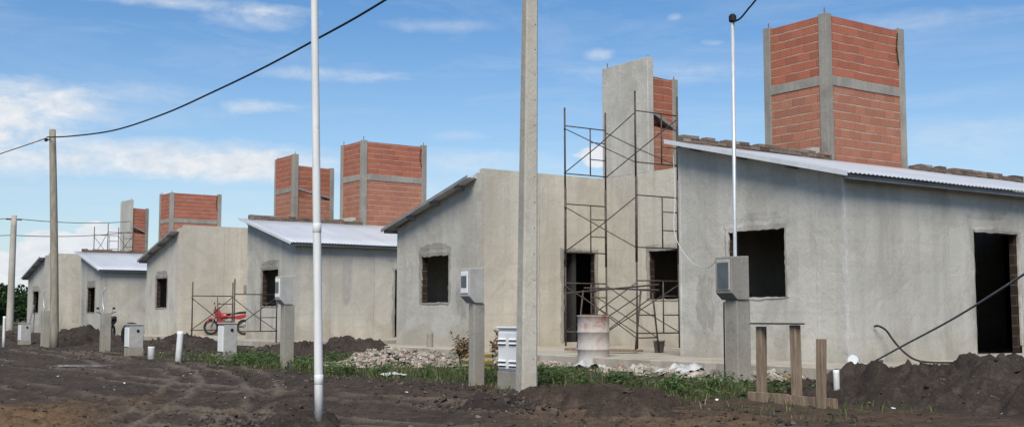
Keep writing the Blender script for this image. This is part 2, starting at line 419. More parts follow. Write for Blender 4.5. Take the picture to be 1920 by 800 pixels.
def soil_mat(name, dark, mid, lite, attr=False, scale=1.0):
    m, nt, b = newmat(name); N = NT(nt); p = N.pos()
    f1 = N.noise(p, 0.7 * scale, 6, 0.65, 0.5); f2 = N.noise(p, 5 * scale, 7, 0.7, 0.4); f3 = N.noise(p, 38, 6, 0.75)
    c = N.mix(N.ramp(f1, [(0.35, 0), (0.66, 1)]), dark, mid)
    c = N.mix(N.math('MULTIPLY', N.ramp(f2, [(0.50, 0), (0.72, 1)]), 0.75), c, lite)
    c = N.mix(N.math('MULTIPLY', N.ramp(f2, [(0.28, 1), (0.43, 0)]), 0.6), c, (dark[0] * .55, dark[1] * .55, dark[2] * .55))
    if attr:
        a = N.n('ShaderNodeAttribute', attribute_name='tone')
        s = N.n('ShaderNodeSeparateColor'); N.L.new(a.outputs['Color'], s.inputs[0])
        rag = N.math('ADD', 0.55, N.math('MULTIPLY', f2, 0.9))
        c = N.mix(N.math('MULTIPLY', s.outputs[0], rag, clamp=True), c, (0.150, 0.120, 0.093))
        c = N.mix(N.math('MULTIPLY', s.outputs[1], rag, clamp=True), c, N.mix(N.ramp(f2, [(.35, 0), (.65, 1)]), (0.095, 0.060, 0.036), (0.19, 0.120, 0.066)))
        c = N.mix(N.math('MULTIPLY', s.outputs[2], 1.0, clamp=True), c, N.mix(N.ramp(f1, [(.35, 0), (.65, 1)]), (0.065, 0.092, 0.032), (0.13, 0.14, 0.06)))
    c = N.mix(0.45, c, N.ramp(f3, [(0.28, 0.05), (0.72, 0.95)]), 'OVERLAY')
    N.L.new(c, b.inputs['Base Color']); b.inputs['Roughness'].default_value = 0.95; b.inputs['Specular IOR Level'].default_value = 0.1
    h = N.math('ADD', N.math('MULTIPLY', f2, 1.0), N.math('MULTIPLY', f3, 0.45))
    N.L.new(N.bump(h, 0.9, 0.05), b.inputs['Normal'])
    return m
M['ground'] = soil_mat('bare_ground', (0.044, 0.0345, 0.0285), (0.073, 0.0565, 0.045), (0.122, 0.093, 0.072), True)
M['mound'] = soil_mat('topsoil', (0.037, 0.030, 0.0255), (0.063, 0.050, 0.041), (0.104, 0.081, 0.064))
M['mound_brown'] = soil_mat('brown_topsoil', (0.046, 0.034, 0.027), (0.075, 0.055, 0.042), (0.13, 0.095, 0.070))

# ------------------------------------------------------------------ camera  (street frame: X along the street towards the near end, Y into the plots)
CAM_A, CAM_P, CAM_Z, F_PX = 0.614, math.atan(190 / 2150), 0.74, 2150.0
S_, C_ = sin(CAM_A), cos(CAM_A)
cd = bpy.data.cameras.new('camera'); cam = bpy.data.objects.new('camera', cd); COL.objects.link(cam)
cam.location = (0, 0, CAM_Z)
fw = Vector((-C_ * cos(CAM_P), S_ * cos(CAM_P), sin(CAM_P)))
cam.rotation_euler = fw.to_track_quat('-Z', 'Y').to_euler()
cd.sensor_width = 36; cd.lens = F_PX / 1920 * 36; cd.clip_end = 8000; cd.clip_start = 0.1
scn.camera = cam

# ------------------------------------------------------------------ world and sun
SUN = Vector((0.59, -0.57, 0.94)).normalized()
sl = bpy.data.lights.new('sun', 'SUN'); so = bpy.data.objects.new('sun', sl); COL.objects.link(so)
sl.energy = 4.35; sl.angle = radians(30); sl.color = (1.0, 0.93, 0.82)
so.rotation_euler = (-SUN).to_track_quat('-Z', 'Y').to_euler(); so.location = (0, 0, 30)
w = bpy.data.worlds.new('World'); scn.world = w; w.use_nodes = True
nt = w.node_tree; N = NT(nt)
bg = nt.nodes['Background']
sky = N.n('ShaderNodeTexSky', sky_type='NISHITA')
sky.sun_disc = False; sky.sun_elevation = math.asin(SUN.z); sky.sun_rotation = atan2(SUN.x, SUN.y)
sky.air_density = 1.0; sky.dust_density = 0.6; sky.ozone_density = 1.6
dirv = N.vmath('NORMALIZE', N.n('ShaderNodeTexCoord').outputs['Generated'])
sepd = N.n('ShaderNodeSeparateXYZ'); N.L.new(dirv, sepd.inputs[0])
elev = sepd.outputs[2]
# deepen the blue a little higher up: the air here is washed clean after rain
SKY_LOW, SKY_HIGH = (0.84, 0.88, 0.92), (0.40, 0.645, 0.84)
tint = N.mix(N.ramp(elev, [(0.02, 0), (0.30, 1)]), SKY_LOW, SKY_HIGH)
skyc = N.mix(1.0, sky.outputs[0], tint, 'MULTIPLY')
# clouds: soft banks at fixed bearings plus stretched cirrus
def unit_from_px(px, py):
    X = (px - 960) / F_PX; r = (400 - py) / F_PX
    y = cos(CAM_P) - r * sin(CAM_P); z = sin(CAM_P) + r * cos(CAM_P)
    return Vector((X * S_ - y * C_, X * C_ + y * S_, z)).normalized()
nz = N.noise(N.mapping(dirv, (22, 22, 60)), 1.0, 7, 0.62, 0.6)
nz2 = N.noise(N.mapping(dirv, (60, 60, 110)), 1.0, 6, 0.6, 0.3)
nsum = N.math('ADD', N.math('MULTIPLY', N.math('SUBTRACT', nz, 0.5), 2.6), N.math('MULTIPLY', N.math('SUBTRACT', nz2, 0.5), 0.55))
total = None
CUM = {(100, 470), (180, 440), (30, 500), (210, 455), (1125, 292)}
haze = N.ramp(elev, [(0.0, 0.55), (0.05, 0.36), (0.13, 0.12), (0.24, 0.0)])
skyc = N.mix(haze, skyc, (3.25, 3.9, 4.75))
BANKS = [  # bearing/elevation of each cloud bank, half sizes (rad), density, edge raggedness
    (40, 195, .085, .026, 1.2, .8), (-120, 215, .09, .03, 1.2, .8), (300, 295, .18, .020, 1.1, .7), (420, 320, .10, .014, .8, .8), (-60, 300, .12, .016, .7, .9), (480, 300, .07, .010, .6, 1.0),
    (100, 470, .034, .018, 1.9, 1.0), (180, 440, .020, .012, 1.7, 1.0), (30, 500, .03, .014, 1.5, 1.0), (60, 550, .07, .014, .5, .8), (210, 455, .030, .012, 1.3, 1.0),
    (480, 200, .036, .0075, .55, 1.4), (630, 140, .070, .008, .55, 1.2), (470, 38, .045, .012, .5, 1.3), (350, 5, .12, .007, .6, 1.2), (820, 48, .06, .007, .3, 1.2),
    (1124, 102, .014, .006, .5, 1.4), (1335, 80, .012, .003, .5, 1.3), (1264, 32, .008, .004, .5, .8), (900, 300, .10, .012, .4, 1.0), (1125, 292, .022, .010, .9, 1.2),
    (260, 175, .07, .010, .35, 1.1), (1010, 395, .25, .03, .30, .6), (1700, 40, .10, .010, .3, 1.1), (1850, 260, .12, .02, .22, .8), (1230, 140, .10, .012, .25, 1.1), (860, 255, .03, .006, .35, 1.1),
    (2300, 220, .12, .03, .9, 1.0), (-600, 160, .15, .03, 1.0, 1.0)]
for (px, py, wa, we, den, rag) in BANKS:
    Cv = unit_from_px(px, py)
    R = Vector((Cv.y, -Cv.x, 0)).normalized(); U = R.cross(Cv).normalized()
    a = N.math('DIVIDE', N.vmath('DOT_PRODUCT', dirv, tuple(R)), wa)
    e = N.math('DIVIDE', N.vmath('DOT_PRODUCT', dirv, tuple(U)), we)
    r2 = N.math('ADD', N.math('MULTIPLY', a, a), N.math('MULTIPLY', e, e))
    front = N.math('GREATER_THAN', N.vmath('DOT_PRODUCT', dirv, tuple(Cv)), 0.3)
    g = N.math('MULTIPLY', N.math('SUBTRACT', N.math('ADD', 1.0, N.math('MULTIPLY', nsum, rag)), r2), den * (3.2 if (px, py) in CUM else 0.62))
    fall = N.math('POWER', 2.718, N.math('MULTIPLY', r2, -0.55))
    g = N.math('MULTIPLY', N.math('MULTIPLY', N.math('MAXIMUM', g, 0.0), front), fall)
    total = g if total is None else N.math('ADD', total, g)
cir = N.ramp(N.noise(N.mapping(dirv, (3.5, 3.5, 26)), 1.0, 7, 0.65, 0.8), [(0.46, 0), (0.78, 0.42)])
dens = N.math('ADD', total, N.math('MULTIPLY', cir, 0.62), clamp=True)
dens = N.math('MINIMUM', dens, 0.95)
cloudc = N.mix(N.ramp(nz2, [(0.3, 0), (0.7, 1)]), (4.6, 4.95, 5.4), (5.9, 6.0, 6.15))
fin = N.mix(dens, skyc, cloudc)
N.L.new(fin, bg.inputs['Color']); bg.inputs['Strength'].default_value = 0.15
scn.view_settings.view_transform = 'Standard'; scn.view_settings.look = 'None'; scn.view_settings.exposure = 0
scn.cycles.max_bounces = 6; scn.cycles.use_denoising = True

# ------------------------------------------------------------------ ground
TRACKS = [[(-11.5, 2.6), (-14.5, 4.6), (-17.4, 6.0), (-20.5, 7.2), (-25, 7.6), (-40, 7.9)],
          [(-10.2, 3.6), (-13.2, 5.5), (-16.2, 6.9), (-19.5, 7.9), (-24, 8.3), (-32, 8.4)],
          [(-3, 6.3), (-9, 6.3), (-13, 5.2), (-17, 4.6), (-24, 4.6), (-60, 4.6)],
          [(-3, 5.0), (-9, 5.0), (-13, 3.9), (-17, 3.2), (-24, 3.1), (-60, 3.0)],
          [(-2, 7.6), (-8, 7.7), (-12, 7.2), (-16, 6.5), (-26, 6.1), (-60, 6.0)]]
def seg_dist(u, v, P):
    best = np.full(np.shape(u), 1e9)
    for (a, b) in zip(P[:-1], P[1:]):
        dx, dy = b[0] - a[0], b[1] - a[1]; L2 = dx * dx + dy * dy
        t = np.clip(((u - a[0]) * dx + (v - a[1]) * dy) / L2, 0, 1)
        best = np.minimum(best, np.hypot(u - a[0] - t * dx, v - a[1] - t * dy))
    return best
def smooth_poly(P):
    out = []
    for i in range(len(P) - 1):
        p0 = P[max(i - 1, 0)]; p1 = P[i]; p2 = P[i + 1]; p3 = P[min(i + 2, len(P) - 1)]
        for k in range(5):
            t = k / 5
            out.append(tuple(0.5 * ((2 * p1[j]) + (-p0[j] + p2[j]) * t + (2 * p0[j] - 5 * p1[j] + 4 * p2[j] - p3[j]) * t * t + (-p0[j] + 3 * p1[j] - 3 * p2[j] + p3[j]) * t ** 3) for j in range(2)))
    out.append(P[-1]); return out
TRACKS = [smooth_poly(t) for t in TRACKS]
def G(u, v):
    u = np.asarray(u, float); v = np.asarray(v, float)
    z = np.interp(v, [-60, 0, 2, 5.5, 8.5, 10, 13, 16, 40, 400], [-.68, -.68, -.64, -.43, -.26, -.215, -.18, -.17, -.22, -.22])
    z = z + np.where(v > 12.8, 0, 0) 
    amp = np.interp(v, [-10, 7.5, 9, 12.5, 13.4, 60], [1.0, 1.0, 0.75, 0.6, 0.12, 0.4])
    far = np.interp(np.hypot(u, v), [0, 60, 200], [1, 1, 0.3])
    n = 0.05 * fbm(u, v, 2.3, 3, 11)
    ridge = lambda sc, sd: 0.5 - 2.0 * np.abs(vnoise(u / sc + .3 * vnoise(v / sc, u / sc, sd + 1), v / sc, sd))
    rough = np.clip(vnoise(u / 2.6, v / 1.7, 5) * 1.6 + .75, .15, 1.4)
    n = n + rough * (0.010 * ridge(.62, 23) + 0.030 * ridge(.27, 24) + 0.034 * ridge(.12, 25) + 0.024 * ridge(.058, 26))
    z = z + n * amp * far
    near = (np.hypot(u, v) < 75)
    rut = np.zeros_like(z)
    if np.any(near):
        for t in TRACKS:
            d = np.where(near, seg_dist(np.where(near, u, 0), np.where(near, v, 0), t), 9)
            d = d + 0.22 * vnoise(u / 0.8, v / 0.8, 31) + 0.08 * vnoise(u / 0.25, v / 0.25, 32)
            rut = rut - 0.035 * np.exp(-(d / 0.12) ** 2) + 0.022 * np.exp(-((np.abs(d) - 0.26) / 0.08) ** 2)
    z = z + rut * amp
    # track rolls up its own small ridge of soil along the plots
    z = z + 0.05 * np.exp(-((v - 8.1 - 0.25 * np.sin(u * 0.6)) / 0.30) ** 2) * (0.4 + 1.2 * (vnoise(u / 1.1, v / 1.1, 77) + .5)) * far
    pw = np.exp(-1.3 * (((u + 26.25) / .95) ** 2 + ((v - 7.15) / .95) ** 2))
    z = z * (1 - pw) + (-.40) * pw
    return z
def gz(u, v): return float(G(np.array([u]), np.array([v]))[0])
def make_ground():
    dense = np.radians(np.arange(-30, 30.001, 0.085))
    coarse_r = np.radians(np.linspace(30, 330, 90)[1:-1])
    ang = np.concatenate([dense, coarse_r])
    r = [0.4]
    while r[-1] < 4500:
        q = r[-1]
        r.append(q * (1.25 if q < 5 else 1.0042 if q < 24 else 1.010 if q < 80 else 1.08))
    r = np.array(r)
    A, R = np.meshgrid(ang, r)
    x = R * np.sin(A); y = R * np.cos(A)
    u = x * S_ - y * C_; v = x * C_ + y * S_
    z = G(u, v)
    nA, nR = len(ang), len(r)
    verts = np.stack([u, v, z], -1).reshape(-1, 3)
    verts = np.vstack([verts, [[0, 0, -0.68]]])
    idx = np.arange(nA * nR).reshape(nR, nA)
    nx = np.roll(idx, -1, axis=1)
    q = np.stack([idx[:-1], idx[1:], nx[1:], nx[:-1]], -1).reshape(-1, 4)
    o = np_mesh('ground', verts, q, M['ground'])
    # tone: r dry track, g brown/orange earth, b grass
    U, V = verts[:, 0], verts[:, 1]
    near = np.hypot(U, V) < 75
    tr = np.zeros(len(U))
    for t in TRACKS:
        d = np.where(near, seg_dist(U, V, t), 9)
        d = d + 0.22 * vnoise(U / 0.8, V / 0.8, 31)
        tr = np.maximum(tr, np.exp(-((d - 0.24) / 0.075) ** 2))
    tr = tr * np.clip(0.6 + 1.6 * fbm(U, V, 1.6, 3, 55), 0, 1) * 0.95
    tr = np.maximum(tr, 0.9 * np.exp(-(((U + 24.3) / 1.8) ** 2 + ((V - 6.6) / 0.16) ** 2)))
    br = np.clip(np.exp(-(((U + 14.9) / 2.8) ** 2 + ((V - 2.9) / 1.0) ** 2)) * 1.9 + .5 * fbm(U, V, 1.0, 3, 14) * (np.hypot(U + 14.9, V - 2.9) < 3), 0, 1)
    br2 = 0.65 * np.exp(-(((U + 7.5) / 4.2) ** 2 + ((V - 8.3) / 2.2) ** 2)) * np.clip(.7 + fbm(U, V, 1.3, 3, 91), 0, 1.3)
    rr = np.hypot(U, V)
    gr = np.clip((rr - 72) / 30, 0, 1) * np.clip(0.8 + 0.6 * fbm(U, V, 30, 3, 3), 0, 1)
    gp = np.zeros(len(U))
    for (gu, gv, gru, grv, rot, n, hh) in GRASS:
        du, dv = U - gu, V - gv
        a = (du * cos(rot) + dv * sin(rot)) / gru; b = (-du * sin(rot) + dv * cos(rot)) / grv
        gp = np.maximum(gp, np.clip(1.1 - (a * a + b * b) + 1.2 * fbm(U, V, .6, 3, 8), 0, 1) * 0.35)
    colr = np.stack([np.clip(tr, 0, 1), np.clip(br + br2, 0, 1), np.clip(np.maximum(gr, gp), 0, 1), np.ones(len(U))], -1).astype(np.float32)
    at = o.data.color_attributes.new('tone', 'FLOAT_COLOR', 'POINT')
    at.data.foreach_set('color', colr.ravel())
    tag(o, kind='structure')
    return o
# grass patches: centre, half sizes, rotation, blades, height
GRASS = [(-20.2, 9.0, 3.4, .75, -.06, 3800, .13), (-23.8, 9.6, 2.6, .8, 0, 1800, .13), (-15.6, 9.8, 1.7, .95, .5, 3800, .17), (-13.6, 9.6, 1.2, .75, 0, 2200, .16), (-14.9, 11.6, 1.2, .55, .0, 1700, .12),
         (-12.4, 9.4, 1.2, .55, .3, 1700, .12), (-11.2, 10.2, 1.9, .65, .55, 3800, .15), (-9.9, 10.2, 1.1, .5, .3, 2200, .15), (-17.6, 10.6, 1.2, .5, .3, 700, .13), (-20.2, 11.2, 1.5, .7, .2, 1800, .16)]
make_ground()
def puddle():
    V = [(0, 0, 0)]; n = 40
    for k in range(n):
        a = 2 * PI * k / n
        r = .80 * (1 + .28 * sin(2 * a + 1) + .16 * sin(3 * a) + .1 * sin(7 * a))
        V.append((r * cos(a), r * sin(a) * 1.05, 0))
    m, nt_, b = newmat('muddy_water'); N_ = NT(nt_)
    b.inputs['Base Color'].default_value = (.16, .14, .12, 1); b.inputs['Roughness'].default_value = .12; b.inputs['Specular IOR Level'].default_value = .5
    N_.L.new(N_.bump(N_.noise(N_.pos(), 6, 3), .08, .01), b.inputs['Normal'])
    o = MB().add(V, [(0, k + 1, (k + 1) % n + 1) for k in range(n)]).build('puddle', m)
    o.location = (-26.25, 7.15, -.372)
    o['kind'] = 'structure'
puddle()

def in_patch(g, rng):
    gu, gv, ru, rv, rot, n, hh = g
    a = rng.uniform(0, 2 * PI); r = sqrt(rng.random()) * (0.75 + 0.5 * rng.random())
    x, y = ru * r * cos(a), rv * r * sin(a)
    return gu + x * cos(rot) - y * sin(rot), gv + x * sin(rot) + y * cos(rot)

def make_grass():
    rng = random.Random(3)
    pts = []
    for g in GRASS:
        cl = [(*in_patch(g, rng), rng.choice([.5, .8, 1.2, 2.0]), rng.choice([.3, .45, .65, .9, 1.5])) for _ in range(max(10, g[5] // 60))]
        for _ in range(int(g[5] * .55)):
            c = rng.choice(cl); sp = c[2]
            pts.append((c[0] + rng.gauss(0, .16 * sp), c[1] + rng.gauss(0, .15 * sp), g[6] * c[3] * rng.uniform(.25, 1.0)))
    for _ in range(1500):      # stray tufts
        u = rng.uniform(-30, -7); v = rng.uniform(8.4, 12.6)
        for k in range(3): pts.append((u + rng.gauss(0, .04), v + rng.gauss(0, .04), rng.uniform(.04, .11)))
    P = np.array(pts); z = G(P[:, 0], P[:, 1])
    V_, F_ = [], []
    for (u, v, h), zz in zip(pts, z):
        a = rng.uniform(0, 2 * PI); wd = rng.uniform(.004, .009); lean = rng.uniform(.1, .8) * h; b = rng.uniform(0, 2 * PI)
        dx, dy = cos(a) * wd, sin(a) * wd; lx, ly = cos(b) * lean, sin(b) * lean
        n = len(V_)
        V_ += [(u - dx, v - dy, zz - .01), (u + dx, v + dy, zz - .01), (u + dx * .8 + lx * .4, v + dy * .8 + ly * .4, zz + h * .6), (u - dx * .8 + lx * .4, v - dy * .8 + ly * .4, zz + h * .6), (u + lx, v + ly, zz + h * .95)]
        F_ += [(n, n + 1, n + 2, n + 3), (n + 3, n + 2, n + 4, n + 4)]
    me = bpy.data.meshes.new('grass'); me.from_pydata(V_, [], [f if f[2] != f[3] else f[:3] for f in F_]); me.materials.append(M['grass'])
    o = bpy.data.objects.new('grass', me); COL.objects.link(o)
    tag(o, 'patchy green grass growing on the bare soil between posts and houses', 'grass', kind='stuff')
    # broad-leaved weeds
    V_, F_ = [], []
    spots = []
    for g, k in ((GRASS[0], 60), (GRASS[1], 34), (GRASS[6], 26), (GRASS[7], 14), (GRASS[5], 9), (GRASS[3], 18), (GRASS[9], 40), (GRASS[2], 10)):
        spots += [in_patch(g, rng) for _ in range(k)]
    for (u, v) in spots:
        zz = gz(u, v)
        for _ in range(rng.randint(14, 34)):
            a = rng.uniform(0, 2 * PI); R = rng.uniform(.02, .20); h = rng.uniform(.03, .20)
            cx, cy, cz = u + cos(a) * R, v + sin(a) * R, zz + h
            l = rng.uniform(.025, .06); wd = l * .45; ang = rng.uniform(0, 2 * PI); tz = rng.uniform(-.5, .6)
            d = Vector((cos(ang), sin(ang), tz)).normalized(); s = Vector((-sin(ang), cos(ang), rng.uniform(-.4, .4))).normalized()
            c = Vector((cx, cy, cz)); n = len(V_)
            V_ += [c - d * l, c + s * wd, c + d * l, c - s * wd]; F_ += [(n, n + 1, n + 2, n + 3)]
    me = bpy.data.meshes.new('weeds'); me.from_pydata(V_, [], F_); me.materials.append(M['weeds'])
    o = bpy.data.objects.new('weeds', me); COL.objects.link(o)
    tag(o, 'bright broad-leaved weeds scattered through the grass', 'weeds', kind='stuff')
make_grass()

ICO = None
def chip_cloud(name, pts, mat, label, cat, flat=0.7, kind='stuff', blocky=False):
    """irregular lumps (x,y,z,size) as one uncountable mass"""
    rng = random.Random(len(pts))
    bm = bmesh.new(); bmesh.ops.create_icosphere(bm, subdivisions=1, radius=1)
    base = [v.co.copy() for v in bm.verts]; faces = [tuple(v.index for v in f.verts) for f in bm.faces]; bm.free()
    bv = [Vector((x, y, z)) for x in (-1, 1) for y in (-1, 1) for z in (-1, 1)]
    bf = [(0, 1, 3, 2), (4, 6, 7, 5), (0, 4, 5, 1), (2, 3, 7, 6), (0, 2, 6, 4), (1, 5, 7, 3)]
    V_, F_ = [], []
    for (x, y, z, s) in pts:
        R = Matrix.Rotation(rng.uniform(0, 6.28), 3, 'Z') @ Matrix.Rotation(rng.uniform(-.5, .5), 3, 'X') @ Matrix.Rotation(rng.uniform(-.5, .5), 3, 'Y')
        sc = (s * rng.uniform(.7, 1.4), s * rng.uniform(.6, 1.1), s * flat * rng.uniform(.5, 1.1))
        n = len(V_)
        bb, ff = (bv, bf) if (blocky and rng.random() < .6) else (base, faces)
        for p in bb:
            j = rng.uniform(.72, 1.15)
            q = R @ Vector((p.x * sc[0] * j, p.y * sc[1] * j, p.z * sc[2] * j))
            V_.append((x + q.x, y + q.y, z + q.z))
        F_ += [tuple(i + n for i in f) for f in ff]
    me = bpy.data.meshes.new(name); me.from_pydata(V_, [], F_); me.materials.append(mat)
    o = bpy.data.objects.new(name, me); COL.objects.link(o)
    return tag(o, label, cat, kind=kind)

def scatter_clods():
    rng = random.Random(12); pts = []
    for _ in range(9000):
        # bias towards the near road and the verge
        u = -rng.uniform(5, 42) if rng.random() < .75 else -rng.uniform(5, 17)
        v = rng.choice([rng.uniform(2, 8.6), rng.gauss(8.2, .5), rng.uniform(8, 12.5), rng.uniform(2, 8)])
        s = min(.05, .008 + rng.expovariate(1 / .009))
        pts.append((u, v, s))
    for (a, b, n) in (((-11.8, 5.0), .55, 420), ((-11.0, 7.55), .5, 380)):      # loose dark clumps by the poles
        for _ in range(n):
            pts.append((a[0] + rng.gauss(0, b), a[1] + rng.gauss(0, b * .5), rng.uniform(.015, .05)))
    P = np.array(pts); z = list(G(P[:, 0], P[:, 1]))
    for (hu, hv, ru, rv, rot, f) in HEAPS:
        hp = []
        for _ in range(int(150 * ru * rv) + 50):
            a = rng.uniform(0, 2 * PI); r = sqrt(rng.random()) * 1.0
            x0, y0 = ru * r * cos(a), rv * r * sin(a)
            x = x0 * cos(rot) - y0 * sin(rot); y = x0 * sin(rot) + y0 * cos(rot)
            hp.append((hu + x, hv + y, min(.05, .008 + rng.expovariate(1 / .010)), x, y))
        H_ = np.array(hp)
        z += list(G(H_[:, 0], H_[:, 1]) - .03 + f(H_[:, 3], H_[:, 4])); pts += [q[:3] for q in hp]
    chip_cloud('soil_clods', [(p[0], p[1], zz + p[2] * .15, p[2]) for p, zz in zip(pts, z)], M['clod'], 'loose dark soil clods strewn over the churned ground', 'soil clods')
    pts = []
    for _ in range(70):
        u = -rng.uniform(6, 30); v = rng.uniform(4, 12); pts.append((u, v, gz(u, v) + .01, rng.uniform(.008, .028)))
    chip_cloud('pale_litter', pts, M['litter'], 'small white scraps of litter lying on the dark soil', 'litter', .4)

# ------------------------------------------------------------------ soil heaps
def heap_fn(ru, rv, h, rot, seed, peak=1.5):
    def f(x, y):
        a = (x * cos(rot) + y * sin(rot)) / ru; b = (-x * sin(rot) + y * cos(rot)) / rv
        r = np.sqrt(a * a + b * b)
        base = np.clip(1 - r, 0, 1)
        p = base ** (1.0 / peak) if peak > 1 else base
        p = np.where(r < 1, (1 - np.clip(r, 0, 1) ** peak), 0)
        n = fbm(x + seed * 3.1, y, 0.9, 4, seed, .55)
        fine = fbm(x, y + seed, 0.26, 4, seed + 9, .68)
        return h * p * (1 + 0.55 * n) + (0.12 * fine + 0.17 * (0.3 - np.abs(2 * vnoise(x / .31, y / .31, seed + 4))) + 0.10 * (0.3 - np.abs(2 * vnoise(x / .13, y / .13, seed + 6)))) * np.clip(p * 3, 0, 1) * min(1, h * 2.2 + .3) - 0.10 * np.clip(r - .85, 0, 1)
    return f
HEAPS = []
def dirt_heap(u, v, ru, rv, h, rot, seed, label, mat='mound', peak=1.5, group=None, res=0.03):
    f = heap_fn(ru, rv, h, rot, seed, peak)
    R = max(ru, rv) * 1.15
    n = int(2 * R / res)
    n = max(30, min(n, 190))
    g = np.linspace(-R, R, n)
    X, Y = np.meshgrid(g, g)
    a = (X * cos(rot) + Y * sin(rot)) / ru; b = (-X * sin(rot) + Y * cos(rot)) / rv
    r = np.sqrt(a * a + b * b)
    Z = G(X + u, Y + v) + f(X, Y) - 0.03 - np.where(r > 1.0, (r - 1.0) * 0.6, 0)
    idx = np.arange(n * n).reshape(n, n)
    q = np.stack([idx[:-1, :-1], idx[:-1, 1:], idx[1:, 1:], idx[1:, :-1]], -1).reshape(-1, 4)
    rq = r.ravel()[q].min(1) < 1.14
    HEAPS.append((u, v, ru, rv, rot, f))
    z0 = gz(u, v)
    verts = np.stack([X, Y, Z - z0], -1).reshape(-1, 3)
    q = q[rq]
    used = np.unique(q); remap = -np.ones(n * n, int); remap[used] = np.arange(len(used))
    o = np_mesh('dirt_heap', verts[used], remap[q], M[mat])
    o.location = (u, v, z0)
    return tag(o, label, 'dirt heap', group)
dirt_heap(-7.2, 11.5, 2.7, 1.3, .41, .25, 4, 'large dark topsoil heap in front of the wide dark doorway at the right', peak=2.0)
dirt_heap(-10.3, 8.4, 1.9, .8, .20, -.15, 9, 'low reddish-brown soil hump with an orange brick on top', 'mound_brown', 1.8)
dirt_heap(-40.3, 10.6, 4.4, 1.5, .52, .0, 12, 'broad dark soil heap behind the leaning wooden pole', peak=1.25)
dirt_heap(-29.6, 10.5, 3.0, 1.0, .38, .1, 15, 'dark soil heap behind the short white stake below the scaffold', peak=1.5)
dirt_heap(-24.5, 11.3, 2.6, .8, .35, .0, 17, 'dark soil bank behind the tall meter pillar with the pale box', peak=1.7)
dirt_heap(-25.8, 13.4, 2.5, .55, .33, .05, 19, 'lumpy dark soil bank against the long wall under the white sheet roof', peak=1.8)
dirt_heap(-11.35, 5.25, .85, .45, .20, -.3, 21, 'black soil clump at the foot of the slim white pole', peak=1.8)
dirt_heap(-11.0, 7.5, .75, .40, .14, -.3, 22, 'small black soil clump in front of the big concrete pole', peak=1.8)
dirt_heap(-47.5, 9.2, 4.5, 1.0, .38, .0, 24, 'low dark soil ridge beside the far concrete pole', peak=1.5)

scatter_clods()

# rubble heap
def rubble():
    rng = random.Random(5); pts = []
    cu, cv = -19.2, 10.8
    f = heap_fn(1.6, .85, .36, .35, 31, 1.1)
    L_ = []
    for _ in range(5200):
        a = rng.uniform(0, 2 * PI); r = rng.random() ** .6 * 1.15
        x0, y0 = 1.5 * r * cos(a), .85 * r * sin(a)
        L_.append((x0 * cos(.35) - y0 * sin(.35), x0 * sin(.35) + y0 * cos(.35), 1.0 if r < 1 else .3, rng.choice([.010, .014, .020, .030, .016, .014, .045]) * rng.uniform(.8, 1.3), rng.uniform(0, .05)))
    A_ = np.array(L_)
    zz = G(A_[:, 0] + cu, A_[:, 1] + cv) + np.maximum(0, f(A_[:, 0], A_[:, 1])) * A_[:, 2] - A_[:, 4]
    pts += [(cu + l[0], cv + l[1], float(q), l[3]) for l, q in zip(L_, zz)]
    L_ = [(rng.uniform(-20, -15.5), rng.uniform(12.0, 13.4), rng.uniform(0, .05), rng.uniform(.02, .06)) for _ in range(500)]
    L_ += [(rng.uniform(-14.5, -10.8), rng.uniform(11.7, 12.7), rng.uniform(0, .06), rng.uniform(.02, .075)) for _ in range(420)]
    L_ += [(rng.uniform(-31, -23), rng.uniform(9.5, 13), .01, rng.uniform(.01, .035)) for _ in range(250)]
    A_ = np.array(L_); zz = G(A_[:, 0], A_[:, 1]) + A_[:, 2]
    pts += [(l[0], l[1], float(q), l[3]) for l, q in zip(L_, zz)]
    chip_cloud('rubble', pts, M['rubble'], 'pale heap and scatter of broken brick and mortar beside the slab', 'rubble', .7, blocky=True)
rubble()

# ------------------------------------------------------------------ houses
HW, CH = 3.69, 3.31           # width of the street face, half width of the court
Z0, Z1, ZP = 2.90, 3.80, 4.10 # eave wall, high side, parapet
TH = 0.18

def wall_prism(mb, P, L, top0, top1, hole=None, z0=0.0, th=TH):
    """P(s,d,z) maps along/depth/height; top runs from top0 to top1; hole = (s0,s1,z0,z1)"""
    tp = lambda s: top0 + (top1 - top0) * s / L
    xs = [0, L] if not hole else [0, hole[0], hole[1], L]
    V = []; F = []
    def quad(a, b, c, d):
        n = len(V); V.extend([a, b, c, d]); F.append((n, n + 1, n + 2, n + 3))
    def strip(s0, s1, za0, za1, zb0, zb1):
        for d in (0, th): quad(P(s0, d, za0), P(s1, d, za1), P(s1, d, zb1), P(s0, d, zb0))
    for i in range(len(xs) - 1):
        a, b = xs[i], xs[i + 1]
        if hole and i == 1:
            if hole[2] > z0 + .001: strip(a, b, z0, z0, hole[2], hole[2])
            strip(a, b, hole[3], hole[3], tp(a), tp(b))
        else: strip(a, b, z0, z0, tp(a), tp(b))
        quad(P(a, 0, tp(a)), P(b, 0, tp(b)), P(b, th, tp(b)), P(a, th, tp(a)))
        if not (hole and i == 1 and hole[2] <= z0 + .001): quad(P(a, 0, z0), P(b, 0, z0), P(b, th, z0), P(a, th, z0))
    for s in (0, L): quad(P(s, 0, z0), P(s, th, z0), P(s, th, tp(s)), P(s, 0, tp(s)))
    mb.add(V, F)
    return mb

